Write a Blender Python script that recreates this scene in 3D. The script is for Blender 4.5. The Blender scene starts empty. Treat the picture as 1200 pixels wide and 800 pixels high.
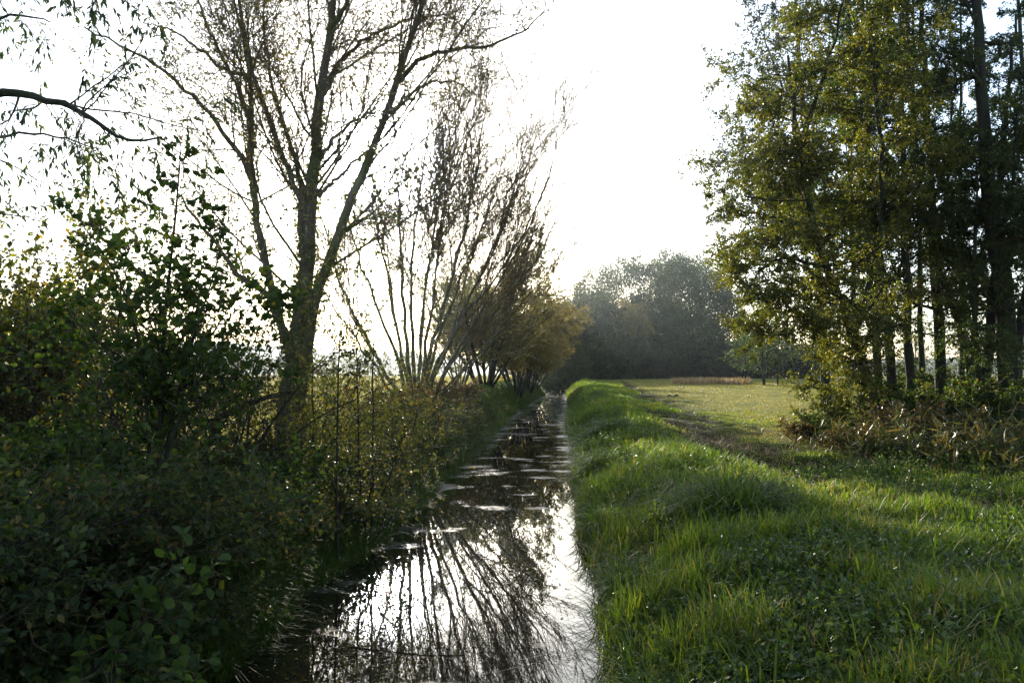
import bpy, math
import numpy as np

C = bpy.context.scene.collection
SC = bpy.context.scene
PI = math.pi
F = 960.0                 # focal length in pixels of the 1200 px wide photograph
EYE = 3.0                 # eye height above the water (standing on a footbridge)
HOR = 437.0               # pixel row of the horizon
SUN_EL = math.radians(14.4)
SUN_AZ = math.radians(-8.6)      # to the left of straight ahead (+Y)
SUN = np.array([math.sin(SUN_AZ)*math.cos(SUN_EL), math.cos(SUN_AZ)*math.cos(SUN_EL), math.sin(SUN_EL)])


# ------------------------------------------------------------------ helpers
def nrm(v):
    return v / np.maximum(np.linalg.norm(v, axis=-1, keepdims=True), 1e-9)


class Noise:
    def __init__(s, seed):
        s.g = np.random.default_rng(seed).random((256, 256))

    def __call__(s, x, y):
        x = np.asarray(x, float); y = np.asarray(y, float)
        xi = np.floor(x).astype(int); yi = np.floor(y).astype(int)
        fx = x-xi; fy = y-yi
        fx = fx*fx*(3-2*fx); fy = fy*fy*(3-2*fy)
        g = s.g
        a = g[xi % 256, yi % 256]; b = g[(xi+1) % 256, yi % 256]
        c = g[xi % 256, (yi+1) % 256]; d = g[(xi+1) % 256, (yi+1) % 256]
        return (a*(1-fx)+b*fx)*(1-fy)+(c*(1-fx)+d*fx)*fy

    def fbm(s, x, y, o=3):
        r = 0; a = 1; t = 0
        for k in range(o):
            r = r+a*s(x*2**k+17.3*k, y*2**k+5.1*k); t += a; a *= .5
        return r/t


NZ = [Noise(k) for k in range(8)]


def smooth(a, b, x):
    t = np.clip((x-a)/(b-a), 0, 1)
    return t*t*(3-2*t)


class MB:
    """Collects vertices and faces; build() links them as ONE mesh object."""
    def __init__(s):
        s.v = []; s.f = []; s.n = 0; s.col = []

    def add(s, verts, faces, mat=0, smooth_=True):
        verts = np.asarray(verts, np.float32).reshape(-1, 3)
        faces = np.asarray(faces, np.int32)
        s.v.append(verts); s.f.append((faces+s.n, mat, smooth_)); s.n += len(verts)

    def build(s, name, mats, parent=None, offset=None, attrs=None):
        me = bpy.data.meshes.new(name)
        v = np.concatenate(s.v) if s.v else np.zeros((0, 3), np.float32)
        if offset is not None:
            v = v-np.asarray(offset, np.float32)
        me.vertices.add(len(v)); me.vertices.foreach_set('co', v.ravel())
        tot = sum(f.size for f, m, sm in s.f); nf = sum(len(f) for f, m, sm in s.f)
        me.loops.add(tot); me.polygons.add(nf)
        me.loops.foreach_set('vertex_index', np.concatenate([f.ravel() for f, m, sm in s.f]).astype(np.int32))
        ls = []; st = 0; mi = []; sh = []
        for f, m, sm in s.f:
            k = f.shape[1]
            ls.append(st+np.arange(len(f))*k); st += f.size
            mi.append(np.full(len(f), m)); sh.append(np.full(len(f), sm))
        me.polygons.foreach_set('loop_start', np.concatenate(ls).astype(np.int32))
        me.polygons.foreach_set('material_index', np.concatenate(mi).astype(np.int32))
        me.polygons.foreach_set('use_smooth', np.concatenate(sh).astype(bool))
        for m in (mats if isinstance(mats, (list, tuple)) else [mats]):
            me.materials.append(m)
        if attrs:
            for k, a in attrs.items():
                at = me.attributes.new(k, 'FLOAT', 'POINT')
                at.data.foreach_set('value', np.asarray(a, np.float32))
        me.update(calc_edges=True)
        o = bpy.data.objects.new(name, me); C.objects.link(o)
        if parent is not None:
            o.parent = parent
        return o


def tag(o, label=None, cat=None, group=None, kind=None):
    if label: o['label'] = label
    if cat: o['category'] = cat
    if group: o['group'] = group
    if kind: o['kind'] = kind
    return o


def thing(name, label, cat, loc, group=None):
    o = bpy.data.objects.new(name, None); C.objects.link(o)
    o.empty_display_size = .3
    o.location = [float(a) for a in loc]
    return tag(o, label, cat, group)


def dup(root, loc, rotz, scale, label, group=None):
    r = root.copy(); C.objects.link(r)
    r.location = [float(a) for a in loc]; r.rotation_euler = (0, 0, rotz)
    r.scale = scale if isinstance(scale, tuple) else (scale, scale, scale)
    r['label'] = label
    if group: r['group'] = group
    for ch in list(root.children):
        c = ch.copy(); C.objects.link(c); c.parent = r
        for g in list(ch.children):
            d = g.copy(); C.objects.link(d); d.parent = c
    return r


def W(px, py, d):
    return np.array([(px-600)/F*d, d, EYE+(HOR-py)/F*d])


# ------------------------------------------------------------------ terrain
_ly = np.array([-30, 0, 7.9, 12, 17.7, 25, 35, 50, 67, 90, 115, 200, 400, 1500.])
_lx = np.array([-3.4, -2.6, -3.05, -2.8, -2.25, -1.9, -1.3, -.7, .5, 2.4, 4.6, 12, 28, 110])
_ry = np.array([-30, 0, 7.9, 12, 17.7, 25, 35, 50, 67, 90, 115, 200, 400, 1500.])
_rx = np.array([-.8, .5, 1.08, 1.28, 1.56, 1.95, 2.6, 3.5, 4.7, 6.2, 7.6, 15, 32, 116])


def xl(y):
    return np.interp(y, _ly, _lx)+(NZ[0].fbm(y*.35, 3.3)-.5)*.55+(NZ[1](y*1.5, 8.2)-.5)*.25


def xr(y):
    return np.interp(y, _ry, _rx)+(NZ[0].fbm(y*.4, 9.3)-.5)*.5+(NZ[1](y*1.7, 2.2)-.5)*.28+(NZ[2](y*4.3, 7.2)-.5)*.10


def track_mask(x, y):
    """bare, churned earth where wheels leave the bank for the meadow"""
    px = 600+F*x/np.maximum(y, 1)
    c = np.interp(y, [8, 12, 15, 18, 22, 28, 36, 46, 60, 120], [9.5, 8.4, 7.4, 6.6, 6.4, 6.7, 7.2, 8.4, 9.9, 16.])
    w = np.interp(y, [8, 12, 18, 24, 40, 70, 120], [.4, .75, 1.15, 1.35, 1.6, .8, .5])
    e = (NZ[3].fbm(x*.9, y*.5)-.5)*2.2
    return (1-smooth(.45, 1.15, np.abs(x-c)/w+e))*smooth(7, 12, y)


def ground_z(x, y):
    x = np.asarray(x, float); y = np.asarray(y, float)
    sr = x-xr(y); sl = xl(y)-x
    rise = np.clip(y-20, 0, 95)*.0115
    n = NZ[1].fbm(x*.6, y*.6)-.5; n2 = NZ[2].fbm(x*2.1, y*2.1)-.5
    amp = np.interp(y, [0, 30, 120, 400], [1, 1, .55, .5])
    top_r = .80+rise+.14*np.exp(-((sr-2.2)/1.3)**2)*(1-.25*smooth(60, 100, y))-.14*track_mask(x, y)
    hr = top_r*(.62*smooth(-.4, 1.3, sr)**.8+.38*smooth(.4, 3.0, sr))+(n*.24+n2*.12)*amp*smooth(.1, 1.6, sr)
    hl = (1.15+rise)*smooth(-.3, 1.7, sl)+(n*.3+n2*.1)*amp*smooth(.3, 2, sl)
    z = np.where(sr > -.35, hr, np.where(sl > -.3, hl, -.5))
    bed = (sr <= -.2) & (sl <= -.2)
    return np.where(bed, -.5, z)-np.where((sr < .05) & (sl < .05), .12, 0)


# ------------------------------------------------------------------ materials
def new_mat(name):
    m = bpy.data.materials.new(name); m.use_nodes = True
    nt = m.node_tree; nt.nodes.clear()
    return m, nt, nt.nodes, nt.links


def ramp(nodes, stops):
    r = nodes.new('ShaderNodeValToRGB'); el = r.color_ramp.elements
    while len(el) < len(stops): el.new(.5)
    for e, (p, c) in zip(el, stops):
        e.position = p; e.color = (*c, 1)
    return r


def leaf_mat(name, stops, trans=(1.3, 1.35, .6), tf=.45, rough=.42, spec=.4, clump=.35, patch=.6):
    m, nt, N, L = new_mat(name)
    geo = N.new('ShaderNodeNewGeometry'); r = ramp(N, stops)
    tc = N.new('ShaderNodeTexCoord'); no = N.new('ShaderNodeTexNoise')
    no.inputs['Scale'].default_value = patch; no.inputs['Detail'].default_value = 2
    L.new(tc.outputs['Object'], no.inputs['Vector'])
    ma = N.new('ShaderNodeMath'); ma.operation = 'MULTIPLY_ADD'; ma.inputs[1].default_value = clump*2.4; ma.inputs[2].default_value = -clump*1.2
    L.new(no.outputs['Fac'], ma.inputs[0])
    ad = N.new('ShaderNodeMath'); ad.operation = 'ADD'; ad.use_clamp = True
    L.new(geo.outputs['Random Per Island'], ad.inputs[0]); L.new(ma.outputs[0], ad.inputs[1])
    L.new(ad.outputs[0], r.inputs['Fac'])
    p = N.new('ShaderNodeBsdfPrincipled'); p.inputs['Roughness'].default_value = rough
    p.inputs['Specular IOR Level'].default_value = spec
    L.new(r.outputs[0], p.inputs['Base Color'])
    mu = N.new('ShaderNodeMix'); mu.data_type = 'RGBA'; mu.blend_type = 'MULTIPLY'; mu.inputs[0].default_value = 1
    mu.inputs[7].default_value = (*trans, 1); L.new(r.outputs[0], mu.inputs[6])
    t = N.new('ShaderNodeBsdfTranslucent'); L.new(mu.outputs[2], t.inputs['Color'])
    mx = N.new('ShaderNodeMixShader'); mx.inputs[0].default_value = tf
    L.new(p.outputs[0], mx.inputs[1]); L.new(t.outputs[0], mx.inputs[2])
    o = N.new('ShaderNodeOutputMaterial'); L.new(mx.outputs[0], o.inputs['Surface'])
    return m


def bark_mat(name, a, b, moss=None, scale=9.):
    m, nt, N, L = new_mat(name)
    tc = N.new('ShaderNodeTexCoord'); mp = N.new('ShaderNodeMapping'); mp.inputs['Scale'].default_value = (1, 1, .22)
    L.new(tc.outputs['Object'], mp.inputs['Vector'])
    n1 = N.new('ShaderNodeTexNoise'); n1.inputs['Scale'].default_value = scale; n1.inputs['Detail'].default_value = 6; n1.inputs['Roughness'].default_value = .65
    L.new(mp.outputs[0], n1.inputs['Vector'])
    r = ramp(N, [(.3, a), (.7, b)]); L.new(n1.outputs['Fac'], r.inputs['Fac'])
    col = r.outputs[0]
    if moss:
        n2 = N.new('ShaderNodeTexNoise'); n2.inputs['Scale'].default_value = 1.3; n2.inputs['Detail'].default_value = 4
        L.new(tc.outputs['Object'], n2.inputs['Vector'])
        r2 = ramp(N, [(.45, (0, 0, 0)), (.62, (1, 1, 1))]); L.new(n2.outputs['Fac'], r2.inputs['Fac'])
        mx = N.new('ShaderNodeMix'); mx.data_type = 'RGBA'; L.new(r2.outputs[0], mx.inputs[0]); L.new(col, mx.inputs[6]); mx.inputs[7].default_value = (*moss, 1)
        col = mx.outputs[2]
    p = N.new('ShaderNodeBsdfPrincipled'); p.inputs['Roughness'].default_value = .85; p.inputs['Specular IOR Level'].default_value = .2
    L.new(col, p.inputs['Base Color'])
    bp = N.new('ShaderNodeBump'); bp.inputs['Strength'].default_value = .7; bp.inputs['Distance'].default_value = .03
    L.new(n1.outputs['Fac'], bp.inputs['Height']); L.new(bp.outputs[0], p.inputs['Normal'])
    o = N.new('ShaderNodeOutputMaterial'); L.new(p.outputs[0], o.inputs['Surface'])
    return m


M = {}
M['bark_dark'] = bark_mat('bark_dark', (.012, .010, .008), (.042, .035, .027), (.024, .030, .012))
M['bark_willow'] = bark_mat('bark_willow', (.045, .037, .026), (.12, .10, .07), (.065, .072, .025))
M['bark_twig'] = bark_mat('bark_twig', (.07, .05, .035), (.14, .10, .06), None, 4)
M['alder_leaf'] = leaf_mat('alder_leaf', [(0, (.018, .030, .010)), (.55, (.033, .050, .014)), (.9, (.065, .078, .017)), (1, (.12, .11, .02))], (1.6, 2.0, .55), .48)
M['alder_yellow'] = leaf_mat('alder_yellow', [(0, (.028, .042, .012)), (.5, (.060, .074, .016)), (.88, (.12, .115, .02)), (1, (.18, .155, .025))], (2.05, 1.95, .5), .5)
M['alder_dark'] = leaf_mat('alder_dark', [(0, (.018, .028, .012)), (.6, (.035, .048, .018)), (1, (.07, .075, .02))], (1.6, 1.5, .6), .4)
M['near_leaf'] = leaf_mat('near_leaf', [(0, (.018, .034, .012)), (.6, (.034, .056, .017)), (.93, (.055, .085, .020)), (1, (.12, .11, .02))], (2.0, 2.1, .6), .45, .6, .16, .3)
M['bramble_leaf'] = leaf_mat('bramble_leaf', [(0, (.016, .028, .012)), (.55, (.032, .052, .016)), (.82, (.06, .085, .02)), (.94, (.10, .085, .03)), (1, (.10, .07, .02))], (1.9, 1.9, .6), .42, .55, .22, .35)
M['yellow_leaf'] = leaf_mat('yellow_leaf', [(0, (.042, .056, .014)), (.5, (.088, .098, .020)), (.88, (.16, .14, .025)), (1, (.23, .14, .025))], (1.9, 1.9, .55), .5)
M['willow_leaf'] = leaf_mat('willow_leaf', [(0, (.06, .07, .02)), (.6, (.12, .12, .03)), (1, (.20, .15, .03))], (1.8, 1.6, .6), .5)
M['sallow_leaf'] = leaf_mat('sallow_leaf', [(0, (.05, .055, .018)), (.5, (.11, .11, .028)), (1, (.19, .165, .035))], (2.0, 2.0, .7), .45)
M['orange_leaf'] = leaf_mat('orange_leaf', [(0, (.06, .056, .020)), (.5, (.125, .110, .030)), (1, (.20, .155, .04))], (2.0, 1.8, .7), .45)
M['wood_leaf'] = leaf_mat('wood_leaf', [(0, (.028, .042, .016)), (.5, (.052, .072, .024)), (1, (.10, .11, .032))], (1.3, 1.3, .7), .35, .8, .03, .6, .3)
M['wood_dark'] = leaf_mat('wood_dark', [(0, (.022, .032, .014)), (.6, (.042, .054, .020)), (1, (.075, .078, .025))], (1.3, 1.3, .7), .35, .8, .03, .3, .25)
M['wood_olive'] = leaf_mat('wood_olive', [(0, (.10, .10, .028)), (.5, (.19, .175, .04)), (1, (.27, .21, .05))], (1.7, 1.3, .6), .4, .6, .2, .3, .25)
M['rust_leaf'] = leaf_mat('rust_leaf', [(0, (.05, .045, .022)), (.5, (.10, .08, .035)), (1, (.17, .115, .045))], (1.6, 1.3, .6), .4)
M['reed_leaf'] = leaf_mat('reed_leaf', [(0, (.035, .050, .016)), (.55, (.070, .078, .024)), (.88, (.14, .105, .03)), (1, (.25, .16, .045))], (1.4, 1.3, .6), .35)
M['herb_leaf'] = leaf_mat('herb_leaf', [(0, (.028, .055, .014)), (.6, (.055, .095, .020)), (1, (.11, .135, .025))], (1.8, 1.8, .6), .45, .4, .5)
M['grass'] = leaf_mat('grass', [(0, (.038, .072, .016)), (.5, (.086, .134, .024)), (.84, (.14, .168, .030)), (.95, (.18, .165, .05)), (1, (.26, .20, .10))], (2.0, 2.1, .5), .5, .5, .22, .38, .45)
M['tussock'] = leaf_mat('tussock', [(0, (.028, .050, .018)), (.6, (.060, .090, .026)), (1, (.10, .135, .028))], (1.8, 2.0, .5), .48, .5, .2, .2)
M['meadow'] = leaf_mat('meadow', [(0, (.08, .10, .018)), (.5, (.17, .165, .028)), (.8, (.25, .21, .045)), (1, (.31, .24, .07))], (1.7, 1.6, .55), .45, .5, .25, .3, .15)
M['dry_grass'] = leaf_mat('dry_grass', [(0, (.16, .11, .05)), (.5, (.25, .18, .09)), (1, (.34, .25, .13))], (1.3, 1.2, .8), .4, .5, .25)
M['debris'] = leaf_mat('debris', [(0, (.03, .022, .010)), (.5, (.07, .05, .02)), (.8, (.12, .09, .035)), (1, (.10, .12, .03))], (1, 1, 1), .1, .75, .15)


def ground_mat():
    m, nt, N, L = new_mat('earth_and_turf')
    tc = N.new('ShaderNodeTexCoord')
    def noise(s, d=5):
        n = N.new('ShaderNodeTexNoise'); n.inputs['Scale'].default_value = s; n.inputs['Detail'].default_value = d
        L.new(tc.outputs['Object'], n.inputs['Vector']); return n
    n1 = noise(.5); n2 = noise(7.); n3 = noise(.06, 3); n4 = noise(30., 3)
    turf = ramp(N, [(.3, (.030, .050, .012)), (.55, (.055, .085, .018)), (.75, (.085, .095, .025))]); L.new(n2.outputs['Fac'], turf.inputs['Fac'])
    mead = ramp(N, [(.3, (.12, .14, .024)), (.5, (.23, .21, .042)), (.7, (.30, .25, .07))]); L.new(n1.outputs['Fac'], mead.inputs['Fac'])
    mud = ramp(N, [(.3, (.016, .011, .005)), (.6, (.034, .024, .012)), (.8, (.045, .045, .016))]); L.new(n2.outputs['Fac'], mud.inputs['Fac'])
    def mix(f, a, b):
        x = N.new('ShaderNodeMix'); x.data_type = 'RGBA'; L.new(f, x.inputs[0]); L.new(a, x.inputs[6]); L.new(b, x.inputs[7]); return x.outputs[2]
    af = N.new('ShaderNodeAttribute'); af.attribute_name = 'meadow'
    am = N.new('ShaderNodeAttribute'); am.attribute_name = 'mud'
    c = mix(af.outputs['Fac'], turf.outputs[0], mead.outputs[0]); c = mix(am.outputs['Fac'], c, mud.outputs[0])
    p = N.new('ShaderNodeBsdfPrincipled'); p.inputs['Roughness'].default_value = 1.; p.inputs['Specular IOR Level'].default_value = .03
    L.new(c, p.inputs['Base Color'])
    bp = N.new('ShaderNodeBump'); bp.inputs['Strength'].default_value = .8; bp.inputs['Distance'].default_value = .08
    mxh = N.new('ShaderNodeMath'); L.new(n2.outputs['Fac'], mxh.inputs[0]); L.new(n4.outputs['Fac'], mxh.inputs[1])
    L.new(mxh.outputs[0], bp.inputs['Height']); L.new(bp.outputs[0], p.inputs['Normal'])
    o = N.new('ShaderNodeOutputMaterial'); L.new(p.outputs[0], o.inputs['Surface'])
    return m


def water_mat():
    m, nt, N, L = new_mat('stream_water')
    tc = N.new('ShaderNodeTexCoord')
    def noise(s, d, sc=(1, 1, 1)):
        mp = N.new('ShaderNodeMapping'); mp.inputs['Scale'].default_value = sc; L.new(tc.outputs['Object'], mp.inputs['Vector'])
        n = N.new('ShaderNodeTexNoise'); n.inputs['Scale'].default_value = s; n.inputs['Detail'].default_value = d
        L.new(mp.outputs[0], n.inputs['Vector']); return n
    at = N.new('ShaderNodeAttribute'); at.attribute_name = 'film'
    nf = noise(.85, 7, (.8, 1.0, 1)); nr = noise(2.2, 3, (1, .7, 1)); nb = noise(42., 4)
    ad = N.new('ShaderNodeMath'); ad.operation = 'ADD'; L.new(nf.outputs['Fac'], ad.inputs[0]); L.new(at.outputs['Fac'], ad.inputs[1])
    msk = ramp(N, [(.58, (0, 0, 0)), (.72, (1, 1, 1))]); L.new(ad.outputs[0], msk.inputs['Fac'])
    # clear water
    p = N.new('ShaderNodeBsdfPrincipled'); p.inputs['Base Color'].default_value = (.012, .011, .007, 1)
    p.inputs['Roughness'].default_value = .015; p.inputs['IOR'].default_value = 1.5
    b1 = N.new('ShaderNodeBump'); b1.inputs['Strength'].default_value = .012; b1.inputs['Distance'].default_value = .04
    L.new(nr.outputs['Fac'], b1.inputs['Height']); L.new(b1.outputs[0], p.inputs['Normal'])
    # floating scum
    q = N.new('ShaderNodeBsdfPrincipled')
    cr = ramp(N, [(.35, (.05, .05, .038)), (.65, (.17, .17, .14))]); L.new(nb.outputs['Fac'], cr.inputs['Fac']); L.new(cr.outputs[0], q.inputs['Base Color'])
    q.inputs['Roughness'].default_value = .32; q.inputs['IOR'].default_value = 1.38
    b2 = N.new('ShaderNodeBump'); b2.inputs['Strength'].default_value = .35; b2.inputs['Distance'].default_value = .02
    L.new(nb.outputs['Fac'], b2.inputs['Height']); L.new(b2.outputs[0], q.inputs['Normal'])
    mx = N.new('ShaderNodeMixShader'); L.new(msk.outputs[0], mx.inputs[0]); L.new(p.outputs[0], mx.inputs[1]); L.new(q.outputs[0], mx.inputs[2])
    o = N.new('ShaderNodeOutputMaterial'); L.new(mx.outputs[0], o.inputs['Surface'])
    return m


def simple_mat(name, a, b, scale):
    m, nt, N, L = new_mat(name)
    tc = N.new('ShaderNodeTexCoord'); n = N.new('ShaderNodeTexNoise'); n.inputs['Scale'].default_value = scale; n.inputs['Detail'].default_value = 6
    L.new(tc.outputs['Object'], n.inputs['Vector']); r = ramp(N, [(.35, a), (.65, b)]); L.new(n.outputs['Fac'], r.inputs['Fac'])
    p = N.new('ShaderNodeBsdfPrincipled'); p.inputs['Roughness'].default_value = .9; L.new(r.outputs[0], p.inputs['Base Color'])
    o = N.new('ShaderNodeOutputMaterial'); L.new(p.outputs[0], o.inputs['Surface'])
    return m


# ------------------------------------------------------------------ plant growing
def resample(pts, S):
    pts = np.asarray(pts, float)
    d = np.r_[0, np.cumsum(np.linalg.norm(np.diff(pts, axis=0), axis=1))]
    t = np.linspace(0, d[-1], S+1)
    P = np.stack([np.interp(t, d, pts[:, k]) for k in range(3)], 1)
    for _ in range(2):
        P[1:-1] = .25*P[:-2]+.5*P[1:-1]+.25*P[2:]
    return P


def tubes(mb, P, R, sides, mat=0):
    """P (N,S+1,3), R (N,S+1) -> tapered tubes"""
    N, S1, _ = P.shape
    T = np.empty_like(P); T[:, 1:-1] = P[:, 2:]-P[:, :-2]; T[:, 0] = P[:, 1]-P[:, 0]; T[:, -1] = P[:, -1]-P[:, -2]
    T = nrm(T)
    ref = np.where(np.abs(nrm(P[:, -1:]-P[:, :1])[..., 2:]) > .75, np.array([1., 0, 0]), np.array([0, 0, 1.]))
    U = nrm(np.cross(T, np.broadcast_to(ref, T.shape))); V = np.cross(T, U)
    a = np.arange(sides)*2*PI/sides
    ring = U[:, :, None, :]*np.cos(a)[None, None, :, None]+V[:, :, None, :]*np.sin(a)[None, None, :, None]
    verts = P[:, :, None, :]+ring*R[:, :, None, None]
    b = (np.arange(N)*S1*sides)[:, None, None]; s = (np.arange(S1-1)*sides)[None, :, None]; k = np.arange(sides)[None, None, :]; k2 = (k+1) % sides
    f = np.stack([b+s+k, b+s+k2, b+s+sides+k2, b+s+sides+k], -1).reshape(-1, 4)
    mb.add(verts, f, mat)


def children(rng, P, R, n, t0=.2, t1=1., ang=45, angj=15, ratio=.5, fall=.5, S=5, jit=.15, trop=(0, 0, 0), rs=.6, rmin=.004, taper=.25, flat=0., tpow=1., absL=None, rcap=9.):
    """n children on each parent curve; returns (M,S+1,3),(M,S+1)"""
    N, S1, _ = P.shape
    Mn = N*n
    pl = np.linalg.norm(np.diff(P, axis=1), axis=2).sum(1)
    cw = np.cumsum(np.clip(pl, .25*pl.mean(), 3*pl.mean())); cw = cw/cw[-1]
    idx = np.minimum(np.searchsorted(cw, (np.arange(Mn)+rng.random(Mn))/Mn), N-1)      # longer boughs carry more
    t = rng.random(Mn)
    t = t0+(t1-t0)*t**tpow
    f = t*(S1-1); i = np.minimum(f.astype(int), S1-2); w = (f-i)[:, None]
    p = P[idx, i]*(1-w)+P[idx, i+1]*w
    r0 = R[idx, i]*(1-w[:, 0])+R[idx, i+1]*w[:, 0]
    T = nrm(P[idx, i+1]-P[idx, i])
    plen = np.linalg.norm(np.diff(P, axis=1), axis=2).sum(1)[idx]
    rv = rng.normal(size=(Mn, 3)); rv[:, 2] *= (1-flat)
    U = nrm(rv-T*(rv*T).sum(1, keepdims=True))
    a = np.radians(ang+rng.normal(size=Mn)*angj)[:, None]
    D = T*np.cos(a)+U*np.sin(a)
    D[:, 2] *= (1-flat*.5); D = nrm(D)
    base = plen*ratio if absL is None else absL
    Ln = base*(1-fall*(t-t0)/max(t1-t0, 1e-6))*(.65+.7*rng.random(Mn))
    out = np.empty((Mn, S+1, 3)); out[:, 0] = p
    tr = np.array(trop)/S
    for k in range(S):
        D = nrm(D+rng.normal(size=(Mn, 3))*jit+tr)
        out[:, k+1] = out[:, k]+D*(Ln/S)[:, None]
    r0 = np.clip(r0*rs, rmin, rcap)
    rr = r0[:, None]*(1-(1-taper)*np.linspace(0, 1, S+1)[None, :])
    rr = np.maximum(rr, rmin*.6)
    return out, rr


LEAF = {
    'ribbon': (np.array([(0, 0, 0), (-.045, .35, .02), (.045, .35, .02), (-.035, .7, .0), (.035, .7, .0), (0, 1, -.16)]), np.array([(0, 2, 1), (1, 2, 4), (1, 4, 3), (3, 4, 5)])),
    'broad': (np.array([(0, 0, 0), (-.44, .48, .12), (0, 1, -.05), (.44, .48, .12)]), np.array([(0, 2, 1), (0, 3, 2)])),   # template vertices (across, along, fold) and faces
    'diamond': (np.array([(0, 0, 0), (-.32, .45, .10), (0, 1, 0), (.32, .45, .10)]), np.array([(0, 2, 1), (0, 3, 2)])),
    'lance': (np.array([(0, 0, 0), (-.13, .42, .03), (0, 1, -.08), (.13, .42, .03)]), np.array([(0, 2, 1), (0, 3, 2)])),
    'round': (np.array([(0, 0, 0), (-.25, .10, .05), (-.41, .36, .10), (-.40, .62, .11), (-.24, .88, .05), (.02, 1.0, -.05), (.26, .85, .05), (.43, .60, .11), (.39, .33, .10), (.22, .09, .05), (0, .5, -.04)]),
              np.array([(k, 10, k+1) for k in range(9)]+[(9, 10, 0)])[:, ::-1]),
    'pointed': (np.array([(0, 0, 0), (-.27, .22, .07), (-.26, .55, .06), (0, 1, -.10), (.26, .55, .06), (.27, .22, .07), (0, .45, -.03)]),
                np.array([(0, 6, 1), (1, 6, 2), (2, 6, 3), (3, 6, 4), (4, 6, 5), (5, 6, 0)])[:, ::-1]),
}


def leaves(mb, rng, pos, D, size, kind='diamond', mat=1, upbias=.5, sj=.35):
    Mn = len(pos)
    tv, tf = LEAF[kind]
    D = nrm(D)
    nv = rng.normal(size=(Mn, 3))*(1-upbias)+np.array([0, 0, upbias*1.6])
    X = nrm(np.cross(D, nv)); Z = np.cross(X, D)
    s = (size*(1-sj+2*sj*rng.random(Mn)))[:, None, None]
    v = pos[:, None, :]+s*(tv[None, :, 0, None]*X[:, None, :]+tv[None, :, 1, None]*D[:, None, :]+tv[None, :, 2, None]*Z[:, None, :])
    f = (tf[None]+(np.arange(Mn)*len(tv))[:, None, None]).reshape(-1, tf.shape[1])
    mb.add(v, f, mat, False)


def leaves_on(mb, rng, P, n, size, kind='diamond', mat=1, t0=.15, droop=.3, spread=.9, off=.0, upbias=.5, keep=1.):
    N, S1, _ = P.shape
    idx = np.repeat(np.arange(N), n)
    if keep < 1:
        idx = idx[rng.random(len(idx)) < keep]
    Mn = len(idx)
    f = (t0+(1-t0)*rng.random(Mn))*(S1-1); i = np.minimum(f.astype(int), S1-2); w = (f-i)[:, None]
    p = P[idx, i]*(1-w)+P[idx, i+1]*w
    T = nrm(P[idx, i+1]-P[idx, i])
    D = T*.6+rng.normal(size=(Mn, 3))*spread+np.array([0, 0, -droop])
    if off: p = p+rng.normal(size=(Mn, 3))*off
    leaves(mb, rng, p, D, size, kind, mat, upbias)


def px_stems(specs, d, S=20):
    """specs: (pixel path, radius at base, radius at tip, depth drift) at distance d"""
    Ps, Rs = [], []
    for path, r0, r1, dz in specs:
        n = len(path)
        pts = [W(px, py, d+dz*k/(n-1)) for k, (px, py) in enumerate(path)]
        Ps.append(resample(pts, S)); Rs.append(r0+(r1-r0)*np.linspace(0, 1, S+1))
    return np.array(Ps), np.array(Rs)


def fan(rng, n, H, spread, S=12, r0=.05, r1=.012, curve=.3, base=.25, jit=.04):
    """n stems rising from one base"""
    az = (np.arange(n)+rng.random(n)*.8)*2*PI/n
    tilt = spread*np.sqrt(rng.random(n))
    D = np.stack([np.cos(az)*np.sin(tilt), np.sin(az)*np.sin(tilt), np.cos(tilt)], 1)
    L = H*(.7+.45*rng.random(n))/np.maximum(np.cos(tilt), .5)
    P = np.empty((n, S+1, 3)); P[:, 0] = np.stack([np.cos(az), np.sin(az), 0*az], 1)*base*rng.random(n)[:, None]
    out = np.stack([np.cos(az), np.sin(az), 0*az], 1)
    for k in range(S):
        D = nrm(D+rng.normal(size=(n, 3))*jit+out*curve/S)
        P[:, k+1] = P[:, k]+D*(L/S)[:, None]
    R = (r0*(.7+.6*rng.random(n)))[:, None]*(1-np.linspace(0, 1, S+1)*(1-r1/r0))[None]
    return P, R


def grow(name, label, cat, loc, stems, levels, leaf, mats, seed, group=None, crown='crown', trunk='trunk', extra=None, stemsides=9):
    """stems in world space (or local if loc is None); the last level carries the leaves.
    levels: dicts for children() plus sides; mats=(bark, twig, leaf); leaf: dict for leaves_on plus where"""
    rng = np.random.default_rng(seed)
    P, R = stems
    tb = MB(); cb = MB()
    tubes(tb, P, R, stemsides)
    cur = (P, R); prev = None
    nl = len(levels)
    for k, lv in enumerate(levels):
        lv = dict(lv); sides = lv.pop('sides', 3); keepstem = lv.pop('also_stems', False)
        tocrown = lv.pop('crown', k == nl-1)
        prev = cur
        cur = children(rng, cur[0], cur[1], **lv)
        tubes(cb if tocrown else tb, cur[0], cur[1], sides, 0)
    lf = dict(leaf); both = lf.pop('both', 0)
    leaves_on(cb, rng, cur[0], mat=1, **lf)
    if both:
        lf['n'] = both; leaves_on(cb, rng, prev[0], mat=1, **lf)
    if extra: extra(rng, tb, cb, P, R)
    root = thing(name, label, cat, loc, group)
    tb.build(trunk, mats[0], root, loc)
    cb.build(crown, [mats[1], mats[2]], root, loc)
    return root


def local(loc, stems):
    return stems[0]+np.asarray(loc)[None, None, :], stems[1]


def at(x, y, dz=-.06):
    return np.array([x, y, float(ground_z(x, y))+dz])


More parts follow.
